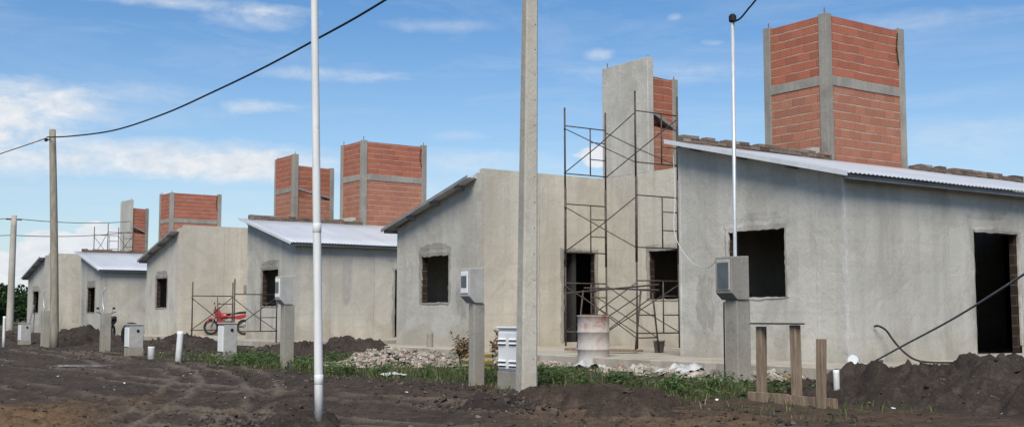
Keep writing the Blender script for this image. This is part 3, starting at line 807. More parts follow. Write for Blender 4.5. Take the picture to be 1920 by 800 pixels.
def reveal_mb(mp, P, hole, th=TH, ins=.004, door=False):
    """thin unplastered brick lining of an opening"""
    s0, s1, a, b = hole
    mb = MB(mp); t = .014
    def slab(x0, x1, z0, z1):
        vs = [P(s, d, z) for z in (z0, z1) for (s, d) in ((x0, .03), (x1, .03), (x1, th - .01), (x0, th - .01))]
        mb.add(vs, [(3, 2, 1, 0), (4, 5, 6, 7), (0, 1, 5, 4), (1, 2, 6, 5), (2, 3, 7, 6), (3, 0, 4, 7)])
    zlo = a + .004
    slab(s0 + ins, s0 + t, zlo, b - t - .002); slab(s1 - t, s1 - ins, zlo, b - t - .002)
    slab(s0 + ins, s1 - ins, b - t, b - ins)
    if not door: slab(s0 + t + .002, s1 - t - .002, a + ins, a + t)
    return mb

def surround_mb(mp, P, hole, seed, wmin=.05, wmax=.15, top=.22, door=False, proud=.007):
    """ragged band of rough render around an opening"""
    rng = random.Random(seed)
    s0, s1, a, b = hole
    path = []
    n = 16
    side = [(s0, a + (b - a) * i / n, -1, 0) for i in range(n)]
    tops = [(s0 + (s1 - s0) * i / n, b, 0, 1) for i in range(n + 1)]
    side2 = [(s1, b - (b - a) * i / n, 1, 0) for i in range(n)]
    bot = [] if door else [(s1 - (s1 - s0) * i / n, a, 0, -1) for i in range(n)]
    path = side + tops + side2 + bot
    V = []; F = []
    m = len(path); wob = 0
    for i, (s, z, ds, dz) in enumerate(path):
        wob = .6 * wob + .4 * rng.uniform(-1, 1)
        wd = wmin + (wmax - wmin) * (.5 + .5 * wob * 1.6)
        if dz == 1: wd = top * (.75 + .45 * wob)
        if dz == -1: wd *= .55
        wd = max(.02, wd)
        ins = max(0, rng.gauss(.004, .009))
        cs = cz = 0
        if (abs(s - s0) < 1e-6 and dz == 1): cs = -1
        if (abs(s - s1) < 1e-6 and dz == 1): cs = 1
        so, zo = s + ds * wd + cs * wmax * .8, z + dz * wd + cz
        si, zi = s - ds * ins, z - dz * ins
        V += [P(si, -proud, zi), P((s * .5 + so * .5), -proud - .006, (z * .5 + zo * .5)), P(so, -.0015, zo), P(si, .03, zi)]
    cnt = m if not door else m - 1
    for i in range(cnt):
        j = (i + 1) % m
        for k in range(2): F.append((i * 4 + k, j * 4 + k, j * 4 + k + 1, i * 4 + k + 1))
        F.append((i * 4, j * 4, j * 4 + 3, i * 4 + 3))
    return MB(mp).add(V, F)

def strip_mb(mp, P, L, seed, wmin=.02, wmax=.07, proud=.006, n=60):
    """ragged chalky edge: P(t, across, proud) with t along the edge"""
    rng = random.Random(seed); V = []; F = []; wb = [0, 0]
    for i in range(n + 1):
        t = L * i / n
        row = []
        for k in (0, 1):
            wb[k] = .55 * wb[k] + .45 * rng.uniform(-1, 1)
            wd = max(.008, (wmin + wmax) / 2 + (wmax - wmin) * wb[k])
            row.append(wd)
        V += [P(t, -row[0], .0012), P(t, -.0005, proud), P(t, row[1], .0012)]
    for i in range(n):
        for k in range(2): F.append((i * 3 + k, i * 3 + k + 1, i * 3 + 4 + k, i * 3 + 3 + k))
    return MB(mp).add(V, F)

def house(u0, m, zoff, seed, label, cat='house', right=True, plast=('plaster_cool', 'plaster_warm'), tower_front='brick', side_end=1.0, tower_top=6.86, depth=10.0, door_right=True, bead=.05):
    """m=+1: local x grows along +X (left-hand house); m=-1: mirrored (right-hand house)"""
    rng = random.Random(seed)
    root = empty('unfinished_house', (u0, 14.4, zoff), 0, label, cat, 'unfinished plastered houses in a row')
    mp = lambda p: (p[0] * m, p[1], p[2])
    pf, ps = M[plast[0]], M[plast[1]]
    # --- floor slab with an apron
    sl = MB(mp)
    ap = .95 if right else .75
    fr = 1.45 if (right and m < 0 and seed == 1) else .95
    nseg = 40
    V = []; F = []
    for i in range(nseg + 1):
        x = -ap + (HW + CH - .002 + ap) * i / nseg
        y = -fr + rng.uniform(-.03, .03) + .05 * sin(x * 1.3)
        V += [(x, y, -.32), (x, y + .01, -.012), (x, y + .04, 0), (x, depth + .3, 0)]
    for i in range(nseg):
        for k in range(3): F.append((i * 4 + k, (i + 1) * 4 + k, (i + 1) * 4 + k + 1, i * 4 + k + 1))
    # side edge
    F.append((0, 1, 2, 3)); e = nseg * 4; F.append((e + 3, e + 2, e + 1, e))
    n = len(V); V += [(-ap, depth + .3, -.32)]; F.append((0, 3, n))
    sl.add(V, F); sl.build('floor_slab', M['slab'], root)
    # --- walls
    Pf = lambda s, d, z: (s, d, z)                       # street face
    win = (1.20, 2.47, 1.03, 2.16)
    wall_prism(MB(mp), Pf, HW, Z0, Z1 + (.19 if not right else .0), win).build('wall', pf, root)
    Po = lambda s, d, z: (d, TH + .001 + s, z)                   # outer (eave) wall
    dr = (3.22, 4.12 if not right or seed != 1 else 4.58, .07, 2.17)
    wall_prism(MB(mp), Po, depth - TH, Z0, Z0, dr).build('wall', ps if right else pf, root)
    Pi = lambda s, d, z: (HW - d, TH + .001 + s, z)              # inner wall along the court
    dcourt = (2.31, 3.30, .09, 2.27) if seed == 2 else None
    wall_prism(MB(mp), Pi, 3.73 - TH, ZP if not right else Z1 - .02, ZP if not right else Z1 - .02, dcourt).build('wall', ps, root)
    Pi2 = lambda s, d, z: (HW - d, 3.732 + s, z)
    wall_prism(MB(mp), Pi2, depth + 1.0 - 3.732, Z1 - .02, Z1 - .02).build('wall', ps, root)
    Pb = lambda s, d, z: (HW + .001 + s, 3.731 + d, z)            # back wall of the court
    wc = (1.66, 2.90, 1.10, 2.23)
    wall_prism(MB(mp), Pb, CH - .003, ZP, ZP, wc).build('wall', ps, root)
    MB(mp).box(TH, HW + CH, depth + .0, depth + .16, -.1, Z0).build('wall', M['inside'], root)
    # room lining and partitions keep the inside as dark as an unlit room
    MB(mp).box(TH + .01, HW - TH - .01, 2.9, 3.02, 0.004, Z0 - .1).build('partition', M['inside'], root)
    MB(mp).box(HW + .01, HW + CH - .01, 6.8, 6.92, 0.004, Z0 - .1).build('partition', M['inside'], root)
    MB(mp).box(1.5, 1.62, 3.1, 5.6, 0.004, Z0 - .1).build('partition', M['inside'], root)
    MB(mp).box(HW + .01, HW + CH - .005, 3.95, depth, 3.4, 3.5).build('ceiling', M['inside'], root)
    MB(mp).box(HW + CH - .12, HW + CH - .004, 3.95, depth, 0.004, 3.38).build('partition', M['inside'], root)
    # --- openings
    def opening(nm, P, hole, door, sd, thk=TH, top=.2, wmax=.13):
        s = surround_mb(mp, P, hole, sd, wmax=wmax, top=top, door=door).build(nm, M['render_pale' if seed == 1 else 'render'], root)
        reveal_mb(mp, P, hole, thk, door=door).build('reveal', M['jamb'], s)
    opening('window', Pf, win, False, seed * 10 + 1)
    opening('doorway', Po, dr, True, seed * 10 + 2, top=.12)
    opening('window', Pb, wc, False, seed * 10 + 3)
    if dcourt: opening('doorway', Pi, dcourt, True, seed * 10 + 4, top=.10)
    if seed == 4:
        vt = MB(mp).box(HW + .002, HW + .03, 2.55, 2.95, 1.62, 1.90).build('vent_frame', M['render'], root)
        MB(mp).box(HW + .031, HW + .034, 2.66, 2.86, 1.70, 1.82).build('vent', M['black'], vt)
    # chalky edges on the arrises
    if bead:
        if right:
            Pe = lambda t, a, pr: ((-pr, -a if a < 0 else a, .02 + t) if a > 0 else (-a, -pr, .02 + t)) if abs(a) > .001 else (-pr, -pr, .02 + t)
            strip_mb(mp, Pe, Z0 - .05, seed + 50, .012, bead).build('edge_strip', M['chalk'], root)
            for yy, wd in ((1.15, .022), (2.65, .03)):
                Pq = lambda t, a, pr, yy=yy: (-pr, yy + a, .05 + t)
                strip_mb(mp, Pq, Z0 - .12, seed + int(yy * 10), .004, wd).build('edge_strip', M['plaster'], root)
            Pe2 = lambda t, a, pr: (HW - .05 + a * .6, -pr, .02 + t)
            strip_mb(mp, Pe2, Z1 - .2, seed + 53, .01, .04).build('edge_strip', M['chalk'], root)
        else:
            Pe = lambda t, a, pr: ((HW - abs(a), -pr, .02 + t) if a < 0 else (HW + pr, a, .02 + t)) if abs(a) > .001 else (HW + pr, -pr, .02 + t)
            strip_mb(mp, Pe, Z1 + .1, seed + 50, .010, .03).build('edge_strip', M['chalk'], root)
            Pq = lambda t, a, pr: (HW + pr, 1.75 + a, .05 + t)
            strip_mb(mp, Pq, ZP - .1, seed + 58, .006, .03).build('edge_strip', M['plaster'], root)
        for xx in (.55, 3.0):
            Pq = lambda t, a, pr, xx=xx: (xx + a, -pr * .6, .02 + t)
            strip_mb(mp, Pq, Z0 - .15, seed + int(xx * 20), .004, .028).build('edge_strip', M['plaster'], root)
    # --- thin skims of fresher or darker mortar trowelled on the street and eave walls
    def patch(P, cs, cz, rs, rz_, sd, mat):
        r_ = random.Random(sd); n = 36; V = [P(cs, -.006, cz)]; wb = 0
        for k in range(n):
            a = 2 * PI * k / n; wb = .6 * wb + .4 * r_.uniform(-1, 1); q = 1 + .45 * wb
            q *= 1.0 / max(abs(cos(a)), abs(sin(a))) ** .6
            V.append(P(cs + rs * q * cos(a), -.0012, cz + rz_ * q * sin(a)))
        MB(mp).add(V, [(0, k + 1, (k + 1) % n + 1) for k in range(n)]).build('mortar_patch', M[mat], root)
    patch(Pf, win[0] + .62, win[3] + .20, .60, .09, seed * 7 + 1, 'render_pale' if seed == 1 else 'render')
    patch(Pf, 3.05, .75 + .2 * (seed % 3), .22, .5, seed * 7 + 2, 'render_pale')
    patch(Pf, .55, 1.9, .14, .42, seed * 7 + 3, 'plaster')
    patch(Po, 1.55, 1.75, .16, .75, seed * 7 + 4, 'plaster' if right else 'render')
    patch(Po, dr[0] + .45, dr[3] + .32, .55, .09, seed * 7 + 6, 'render_pale')
    # --- roof
    ov, fo = .30, .28
    xr = HW - .02
    sl_ = (Z1 - Z0) / HW
    zr = lambda x: Z0 + .07 + sl_ * x
    pitch, ampl = .105, .009
    ys = np.arange(-fo, depth + .4, pitch / 6)
    V = []; F = []
    for i, y in enumerate(ys):
        dz = ampl * sin(2 * PI * y / pitch)
        for j in range(5):
            x = -ov + (xr + ov) * j / 4
            V.append((x, y, zr(x) + dz + .004 * sin(y * 1.7 + j)))
    for i in range(len(ys) - 1):
        for j in range(4): F.append((i * 5 + j, i * 5 + j + 1, (i + 1) * 5 + j + 1, (i + 1) * 5 + j))
    rf = MB(mp).add(V, F).build('roof', M['roof'], root, smooth=True)
    md = rf.modifiers.new('sheet', 'SOLIDIFY'); md.thickness = .006; md.offset = -1
    fa = MB(mp)
    def sloped(x0, x1, y0, y1, t0, t1):
        vs = [(x, y, zr(x) + t) for t in (t0, t1) for (x, y) in ((x0, y0), (x1, y0), (x1, y1), (x0, y1))]
        fa.add(vs, [(3, 2, 1, 0), (4, 5, 6, 7), (0, 1, 5, 4), (1, 2, 6, 5), (2, 3, 7, 6), (3, 0, 4, 7)])
    sloped(-ov - .01, xr + .05, -fo - .03, -fo - .005, -.052, .026)
    fa.build('fascia', M['fascia_light'] if right else M['fascia_dark'], rf)
    ba = MB(mp)
    fa = ba
    for x in (.06 - ov, .9, 2.0, 3.1): sloped(x, x + .05, -fo + .02, .0 if x > 0 else depth, -.10, -.024)
    ba.build('batten', M['fascia_dark'], rf)
    # --- rough brick parapet along the ridge
    if right:
        for (pa, pb) in ((0.0, 4.10), (6.79, depth + 1.0)):
            pr_ = MB(mp)
            pr_.box(HW - .15, HW - .006, pa, pb, Z1 - .03, Z1 + .15)
            for lay in range(3):
                y = pa
                while y < pb - .1:
                    L = min(rng.uniform(.17, .27), pb - y)
                    zb = Z1 + .0 + lay * .068
                    if not (lay == 2 and rng.random() < .2):
                        pr_.box(HW - .155 + rng.uniform(-.015, .01), HW + rng.uniform(-.004, .006), y + .005, y + L - .005, zb, zb + .060 + rng.uniform(-.006, .003), jit=.004)
                    y += L
            pr_.build('parapet', M['parapet'], root)
    # --- tank tower over the wet rooms
    tower(root, mp, right, seed, tower_front, side_end, tower_top)
    return root

def tower(root, mp, right, seed, front, side_end, top):
    rng = random.Random(seed + 400)
    x0, x1 = HW, HW + (1.79 if right or front != 'plaster' else 1.66)
    zb, zm = 3.72, 5.52
    if right:
        x0 += .006
        y0, y1 = (4.19, 6.80) if seed == 1 else (4.15, 6.75); c = .19
        x1 = x0 + 1.70
        fr = MB(mp)
        zt = top - .02
        for (x, y) in ((x0, y0), (x1 - c, y0), (x0, y1 - c), (x1 - c, y1 - c)):
            fr.box(x, x + c, y, y + c, zb, zt + rng.uniform(-.02, .03))
        for (a, b, p, q) in ((x0 + c, x1 - c, y0 + .008, y0 + .16), (x0 + c, x1 - c, y1 - .16, y1 - .008), (x0 + .008, x0 + .16, y0 + c, y1 - c), (x1 - .16, x1 - .008, y0 + c, y1 - c)):
            fr.box(a, b, p, q, zm - .08, zm + .12)
        tw = fr.build('water_tower', M['concrete'], root, bevel=.008)
        panels = [(x0 + c, x1 - c, y0 + .025, y0 + .15), (x0 + c, x1 - c, y1 - .15, y1 - .03), (x0 + .025, x0 + .15, y0 + c, y1 - c), (x1 - .15, x1 - .03, y0 + c, y1 - c)]
        for (a, b, p, q) in panels:
            MB(mp).box(a + .002, b - .002, p, q, zb, zm - .082).build('brick_panel', M['brick_old'], tw)
            MB(mp).box(a + .002, b - .002, p, q, zm + .122, zt - .05 + rng.uniform(-.02, .02)).build('brick_panel', M['brick'], tw)
        for (x, y) in ((x0 + .09, y0 + .09), (x1 - .09, y0 + .09), (x0 + .09, y1 - .09)):
            MB(mp).tube([(x, y, zt - .02), (x + .005, y, zt + rng.uniform(.04, .16))], .012, 6).build('rebar', M['rebar'], tw)
        MB(mp).tube([(x0 - .012, y1 - .25, zt - .1), (x0 - .012, y1 - .3, zt - .45), (x0 - .012, y1 - .22, zt - .8)], .012, 6).build('conduit', M['black'], tw)
        return tw
    y0 = 3.731; yb = y0 + side_end
    zs = top - .47
    c = .20
    if front == 'plaster':
        fr = MB(mp).box(x0 + .0, x1 + .04, y0 + .0, y0 + .17, ZP + .002, top)
        tw = fr.build('water_tower', M['plaster_cool'], root, bevel=.006)
        P = lambda t, a, p_: (x1 + .02 + a * .5, y0 - p_, ZP + .05 + t)
        strip_mb(mp, P, top - ZP - .1, seed + 91, .006, .03).build('edge_strip', M['chalk'], tw)
    else:
        fr = MB(mp).box(x1 - c, x1 + .02, y0 + .0, y0 + .2, ZP + .002, top).box(x0, x0 + c * .5, y0, y0 + .2, ZP + .002, top - .03)
        fr.box(x0 + c * .5, x1 - c, y0 + .006, y0 + .16, zm - .10, zm + .08)
        tw = fr.build('water_tower', M['concrete'], root, bevel=.008)
        MB(mp).box(x0 + c * .5 + .002, x1 - c - .002, y0 + .02, y0 + .15, ZP - .2, zm - .102).build('brick_panel', M['brick_old'], tw)
        MB(mp).box(x0 + c * .5 + .002, x1 - c - .002, y0 + .02, y0 + .15, zm + .082, top - .02).build('brick_panel', M['brick'], tw)
    # inner side: brick with a slanting slot, far column
    xs0, xs1 = x1 - .14, x1 - .02
    ya, yc = y0 + .202, yb - .17
    def slab(pts, nm, mat):
        vs = [(x, y, z) for x in (xs0, xs1) for (y, z) in pts]; n = len(pts)
        fs = [tuple(range(n)), tuple(reversed(range(n, 2 * n)))] + [(i, (i + 1) % n, n + (i + 1) % n, n + i) for i in range(n)]
        return MB(mp).add(vs, fs).build(nm, mat, tw)
    slab([(ya, zm + .06), (yc, zm - .22), (yc, zs), (ya, zs + .03)], 'brick_panel', M['brick'])
    slab([(ya, ZP - .3), (yc, ZP - .3), (yc, zm - .36), (ya, zm - .30)], 'brick_panel', M['brick_old'])
    MB(mp).box(xs0 - .01, x1 + .005, yc + .003, yb, ZP - .3, zs + .03).build('concrete_post', M['concrete'], tw)
    lp = MB(mp)
    lp.add([(x, y, z) for x in (xs0 - .03, xs1 + .03) for (y, z) in ((ya, zm - .02), (yc, zm - .30), (yc, zm - .22), (ya, zm + .06))], [(0, 1, 2, 3), (7, 6, 5, 4), (0, 1, 5, 4), (1, 2, 6, 5), (2, 3, 7, 6), (3, 0, 4, 7)])
    lp.build('lintel', M['fascia_dark'], tw)
    # outer and rear faces
    MB(mp).box(x0 + .01, x0 + .14, ya, yb, Z1 - .1, zs).build('brick_panel', M['brick_old'], tw)
    MB(mp).box(x0 + .142, xs0 - .012, yb - .13, yb, Z1 - .1, zs).build('brick_panel', M['brick_old'], tw)
    for (x, y, z) in ((x0 + .1, y0 + .09, top), (x1 - .05, y0 + .09, top), (x1 - .05, yb - .08, zs)):
        MB(mp).tube([(x, y, z - .02), (x, y, z + rng.uniform(.05, .15))], .011, 6).build('rebar', M['rebar'], tw)
    return tw

UC = [-18.53, -38.60, -58.67]
house(UC[0] + 7.03, -1, 0, 1, 'large near house with white corrugated roof and a thin pipe mast before its window', right=True, plast=('plaster_cool', 'plaster_cool'), bead=.05, tower_top=6.95)
house(UC[0] - 6.97, 1, 0, 2, 'middle house with grey plastered tower block and tall scaffold in its court', right=False, tower_front='plaster', side_end=1.0, plast=('plaster', 'plaster_warm'))
house(UC[1] + 6.95, -1, -.02, 3, 'house with white sheet roof directly behind the slim white pole', right=True, plast=('plaster', 'plaster_warm'), tower_top=6.86, bead=.02)
house(UC[1] - 7.0, 1, -.02, 4, 'house with the red motorcycle and low scaffold beside its tall blank wall', right=False, tower_front='brick', side_end=1.7, plast=('plaster_warm', 'plaster_warm'))
house(UC[2] + 7.0, -1, -.18, 5, 'small far house with a white roof and scaffold rails above its ridge', right=True, plast=('plaster', 'plaster_warm'), tower_top=6.95, bead=.02)
house(UC[2] - 7.2, 1, -.18, 6, 'farthest house partly behind the leaning wooden pole', right=False, tower_front='plaster', side_end=1.0, plast=('plaster', 'plaster_warm'), tower_top=6.95)

# ------------------------------------------------------------------ scaffolds
def scaffold(name, xa, xb, ya, yb, z0, lifts, label, LH=1.9, braces=2, lean=0.0):
    root = empty(name, (xa, ya, z0), 0, label, 'scaffold', 'tubular steel scaffolds')
    DX, DY = xb - xa, yb - ya
    rng = random.Random(int(abs(xa) * 10))
    r = .021
    for l in range(lifts):
        zb = l * LH
        for x in (0, DX):
            f = MB()
            for y in (0, DY): f.tube([(x, y, zb + .02), (x + rng.uniform(-.012, .012), y, zb + LH + (.06 if l == lifts - 1 else .015))], r + (.006 if l == 1 else 0), 8)
            f.tube([(x, 0, zb + LH - .36), (x, DY, zb + LH - .36)], .015, 6)
            f.tube([(x, 0, zb + .34), (x, DY, zb + .34)], .015, 6)
            yi = DY * .62
            f.tube([(x, yi, zb + .34), (x, yi, zb + LH - .36)], .015, 6)
            for k in (.72, 1.12): f.tube([(x, yi, zb + k), (x, DY, zb + k)], .013, 6)
            f.build('frame', M['steel'], root, smooth=True)
        for y in ((0, DY) if (l % 2 == 0 or l == lifts - 1) else (0,)):
            for (a, b) in (((.34, LH - .42)), ((LH - .42, .34))):
                MB().tube([(.0, y - .03 if y == 0 else y + .03, zb + a), (DX / 2, y, zb + (a + b) / 2 - .015), (DX, y - .03 if y == 0 else y + .03, zb + b)], .012, 6).build('brace', M['steel'], root, smooth=True)
    return root
scaffold('scaffold_tower', -20.59, -18.16, 16.0, 17.2, .02, 3, 'tall steel scaffold tower standing before the grey plastered tower block', LH=1.8)
# low pair of frames near the tall wall
scaffold('scaffold_tower', -33.6, -30.3, 12.0, 13.25, -.05, 1, 'low single-lift steel scaffold in front of the red motorcycle', LH=1.72)
scaffold('scaffold_tower', -59.2, -56.8, 16.0, 17.2, -.17, 3, 'far scaffold whose top rails show above a white sheet roof', LH=1.76)
# low trestle in the near court
tr = empty('trestle', (-17.35, 15.0, 0.02), .1, 'low steel work trestle with crossed legs before the court window', 'trestle')
for x in (-1.05, .55):
    t_ = MB()
    for s in (-1, 1): t_.tube([(x, .34 * s, 0), (x, .16 * s, 1.22)], .018, 7)
    t_.tube([(x, -.30, .28), (x, .30, .28)], .013, 6).tube([(x, -.24, .72), (x, .24, .72)], .013, 6).tube([(x, -.2, 1.2), (x, .2, 1.2)], .016, 6)
    t_.build('leg_frame', M['steel'], tr, smooth=True)
for s in (-1, 1):
    MB().tube([(-1.05, .3 * s, .28), (.55, .2 * s, 1.1)], .011, 6).build('brace', M['steel'], tr)
    MB().tube([(-1.05, .2 * s, 1.1), (.55, .3 * s, .28)], .011, 6).build('brace', M['steel'], tr)
MB().tube([(-1.6, -.12, 1.17), (.95, -.10, 1.30)], .018, 7).build('rail', M['steel'], tr)
MB().tube([(-1.3, .12, 1.28), (.75, .14, 1.20)], .018, 7).build('rail', M['steel'], tr)
bd = MB().box(-.9, .9, -.12, .12, 0, .045); b_ = bd.build('plank', M['wood']); b_.location = (-17.6, 14.6, .03); b_.rotation_euler = (0.02, 0, .2)
tag(b_, 'dusty timber plank lying on the court slab behind the drum', 'plank')

# ------------------------------------------------------------------ poles
def big_pole():
    u, v = -11.5, 8.32
    z0 = gz(u, v) - .06
    root = MB()
    H = 8.6; n = 30
    ch = .22
    V = []; F = []
    for i in range(n + 1):
        t = i / n
        hw = .105 * (1 - t) + .058 * t
        c = hw * ch
        ring = [(-hw, -hw + c), (-hw + c, -hw), (hw - c, -hw), (hw, -hw + c), (hw, hw - c), (hw - c, hw), (-hw + c, hw), (-hw, hw - c)]
        V += [(x * 1.12, y, t * H) for (x, y) in ring]
    for i in range(n):
        for k in range(8): F.append((i * 8 + k, i * 8 + (k + 1) % 8, (i + 1) * 8 + (k + 1) % 8, (i + 1) * 8 + k))
    F.append(tuple(reversed(range(8)))); F.append(tuple(n * 8 + k for k in range(8)))
    root.add(V, F)
    o = root.build('utility_pole', M['pole'])
    o.location = (u, v, z0); o.rotation_euler = (-0.0085, 0.006, radians(-12))
    tag(o, 'tall thick grey concrete utility pole beside the white louvred cabinet', 'utility pole')
    hol = MB()
    for k in range(24):
        z = .5 + k * .32
        hw = .105 + (.058 - .105) * z / H
        hol.lathe([(.007, 0), (.007, .003)], 8, (hw * 1.12 - .0015, hw * .45, z), axis='x')
    hol.build('bolt_hole', M['black'], o)
    MB().lathe([(.03, 0), (.045, .02), (.045, .09), (.02, .12)], 12, (-.11, 0, 6.2)).build('insulator', M['black'], o)
    return o
big_pole()
def pole(name, u, v, H, r0, r1, mat, label, cat, lean=(0, 0), bend=0.0, n=14, joints=(), zoff=-.08):
    z0 = gz(u, v) + zoff
    pts = [(lean[0] * t + bend * sin(PI * t), lean[1] * t, t * H) for t in [i / 12 for i in range(13)]]
    o = MB().tube(pts, r0, n, r1).build(name, mat, smooth=True)
    o.location = (u, v, z0)
    for z in joints:
        t = z / H
        rl = r0 + (r1 - r0) * t
        MB().lathe([(rl - .002, 0), (rl + .0025, .004), (rl + .0025, .10), (rl - .002, .104)], 16, (lean[0] * t, lean[1] * t, z)).build('coupling', mat, o, smooth=True)
    return tag(o, label, cat)
pole('service_pole', -11.15, 5.38, 6.6, .047, .037, M['pipe_white'], 'slim white pipe pole standing nearest the road in a black soil clump', 'pole', (-.10, -.14), joints=(.52, 2.12))
wp = pole('wooden_pole', -36.3, 8.75, 6.85, .130, .100, M['wood_pole'], 'leaning round wooden utility pole with a cable at its top', 'utility pole', (-1.2, .0), .08)
ins = MB().tube([(-1.14, 0, 6.55), (-1.40, -.12, 6.55)], .02, 6).lathe([(.02, 0), (.05, .02), (.05, .10), (.02, .12)], 10, (-1.42, -.13, 6.5)); ins.build('insulator', M['black'], wp)
fp = pole('utility_pole', -49.6, 10.2, 5.05, .15, .11, M['pole'], 'far pale concrete utility pole at the left edge beside the trees', 'utility pole', (.05, .0))
MB().box(.02, .08, -.3, .3, 4.86, 4.92).build('cross_arm', M['steel'], fp)
pole('marker_stake', -39.7, 8.0, 1.05, .045, .045, M['pipe_white'], 'thin white pipe stake at the left edge of the photo', 'stake', (.0, .0), zoff=-.05)
pole('marker_stake', -24.05, 8.3, .80, .065, .065, M['pipe_white'], 'short white stake leaning at the left end of the weeds', 'stake', (.05, .03), zoff=-.1)
pole('marker_stake', -25.5, 8.2, .38, .075, .075, M['pipe_white'], 'white pipe stub between the small grey cabinet and the leaning stake', 'stake', zoff=-.1)
pole('marker_stake', -8.42, 10.35, .44, .035, .035, M['pipe_white'], 'white pipe stub beside the timber frame', 'stake', (-.01, 0), zoff=-.08)
pole('pipe_stub', -22.95, 13.85, .46, .075, .075, M['concrete'], 'short grey concrete pipe stub before the middle house', 'pipe', zoff=.02 - gz(-22.95, 13.85) - .0 + gz(-22.95, 13.85) - 0.02 + .06)

# ------------------------------------------------------------------ meter pillars and cabinets
def pillar(u, v, H, sx, sy, bx, by, bh, label, seed, bx_off=-.02, by_off=-.05, stem_mat='concrete', box_mat='box_grey'):
    z0 = gz(u, v) - .06
    root = empty('meter_pillar', (u, v, z0), 0, label, 'meter pillar', 'meter pillars along the plots')
    st = MB().box(-sx, sx, -sy, sy, 0, H - bh + .004); st.build('stem', M[stem_mat], root, bevel=.01)
    b0 = H - bh
    bxm = MB()
    # box head with a sloped underside towards the street
    x0, x1, y0, y1 = -bx + bx_off, bx + bx_off, -by * 1.3 + by_off, by + by_off
    vs = [(x0, -sy, b0 + .006), (x1, -sy, b0 + .006), (x1, y1, b0 + .006), (x0, y1, b0 + .006), (x0, y0, b0 + .10), (x1, y0, b0 + .10), (x0, y0, H), (x1, y0, H), (x1, y1, H + .015), (x0, y1, H + .015)]
    fs = [(0, 1, 2, 3), (0, 4, 5, 1), (4, 6, 7, 5), (6, 9, 8, 7), (3, 2, 8, 9), (0, 3, 9, 6, 4), (1, 5, 7, 8, 2)]
    bo = bxm.add(vs, fs).build('meter_box', M[box_mat], root, bevel=.012)
    d = MB().box(x0 + .03, x1 - .03, y0 - .012, y0 + .01, b0 + .14, H - .04); d.build('door', M['box_white' if box_mat != 'concrete' else 'box_grey'], bo, bevel=.006)
    wz0, wz1 = (b0 + .16, H - .08) if seed == 3 else (b0 + .22, H - .10)
    MB().box(x0 + .05, x1 - .05, y0 - .018, y0 - .0125, wz0, wz1).build('meter_window', M['meter_glass'], bo)
    return root
pillar(-13.26, 8.75, 1.66, .070, .088, .115, .105, .48, 'slim grey meter pillar beside the white louvred cabinet', 1)
pillar(-19.52, 8.75, 1.74, .085, .10, .12, .11, .52, 'slim grey meter pillar with a pale box between scaffold and white pole', 2)
p1 = pillar(-11.24, 11.75, 1.78, .115, .13, .155, .15, .60, 'thick concrete meter pillar carrying the thin service pole before the near window', 3, box_mat='concrete')
MB().tube([(-.1, -.16, 1.16), (-.115, -.15, 1.0), (-.12, -.145, .05)], .011, 6).build('conduit', M['black'], p1)
for (u, v, H, lab, sd) in ((-31.2, 8.8, 1.10, 'low grey concrete post in front of the black motorcycle', 1), (-37.7, 8.8, 1.18, 'low grey concrete post just left of the leaning wooden pole', 2)):
    r_ = empty('concrete_post', (u, v, gz(u, v) - .06), 0, lab, 'post', 'low concrete posts')
    MB().box(-.10, .10, -.12, .12, 0, H).build('stem', M['concrete'], r_, bevel=.012)
    MB().tube([(-.03, -.05, H - .02), (-.05, -.05, H + .12), (-.14, -.05, H + .20), (-.15, -.05, H + .55), (-.02, -.03, H + .66)], .016, 6).build('conduit', M['pipe_grey'], r_, smooth=True)

def cabinet(u, v, sx, sy, H, base, label, knob=True, louvre=False, rz=0, grp='meter cabinets along the plots'):
    z0 = gz(u, v) - .08
    root = empty('meter_cabinet', (u, v, z0), rz, label, 'meter cabinet', grp)
    MB().box(-sx - .012, sx + .012, -sy - .01, sy + .01, 0, base).build('base', M['concrete'], root, bevel=.01)
    body = MB().box(-sx, sx, -sy, sy, base + .002, H).build('body', M['box_grey'] if not louvre else M['box_white'], root, bevel=.012)
    dr = MB().box(-sx + .02, sx - .02, -sy - .018, -sy + .01, base + .03, H - .05)
    d = dr.build('door', M['box_white'], root, bevel=.006)
    MB().box(-sx - .015, sx + .015, -sy - .03, sy + .015, H + .002, H + .028).build('cap', M['box_grey'] if not louvre else M['box_white'], root, bevel=.008)
    if louvre:
        for cx in (-sx * .5, sx * .5):
            for z in (base + .07, base + .125, H - .15, H - .205):
                wd = sx * .34
                MB().add([(cx - wd, -sy - .020, z), (cx + wd, -sy - .020, z), (cx + wd, -sy - .045, z + .006), (cx - wd, -sy - .045, z + .006), (cx - wd, -sy - .020, z + .03), (cx + wd, -sy - .020, z + .03)], [(0, 1, 2, 3), (3, 2, 5, 4), (0, 3, 4), (1, 5, 2)]).build('louvre', M['box_white'], d)
        sh = MB()
        for cx in (-sx * .5, sx * .5):
            for z in (base + .058, base + .113, H - .162, H - .217):
                sh.box(cx - sx * .34, cx + sx * .34, -sy - .0205, -sy - .0185, z, z + .011)
        sh.build('slot', M['black'], d)
    if knob:
        MB().lathe([(.035, 0), (.035, .012), (.02, .016)], 12, (sx + .0, sy * .2, H - .13), axis='x').build('knob', M['black'], root)
    return root
cabinet(-12.50, 8.9, .245, .14, .86, .30, 'tall white louvred cabinet on a concrete plinth beside the big concrete pole', knob=False, louvre=True)
cabinet(-23.95, 9.35, .165, .15, .86, .24, 'pale grey cabinet with a white door in the weeds before the red motorcycle')
cabinet(-27.9, 8.55, .17, .17, .78, .24, 'small grey cabinet with an old tyre showing behind it')
cabinet(-40.95, 8.9, .20, .16, .78, .20, 'far small grey cabinet left of the leaning wooden pole')

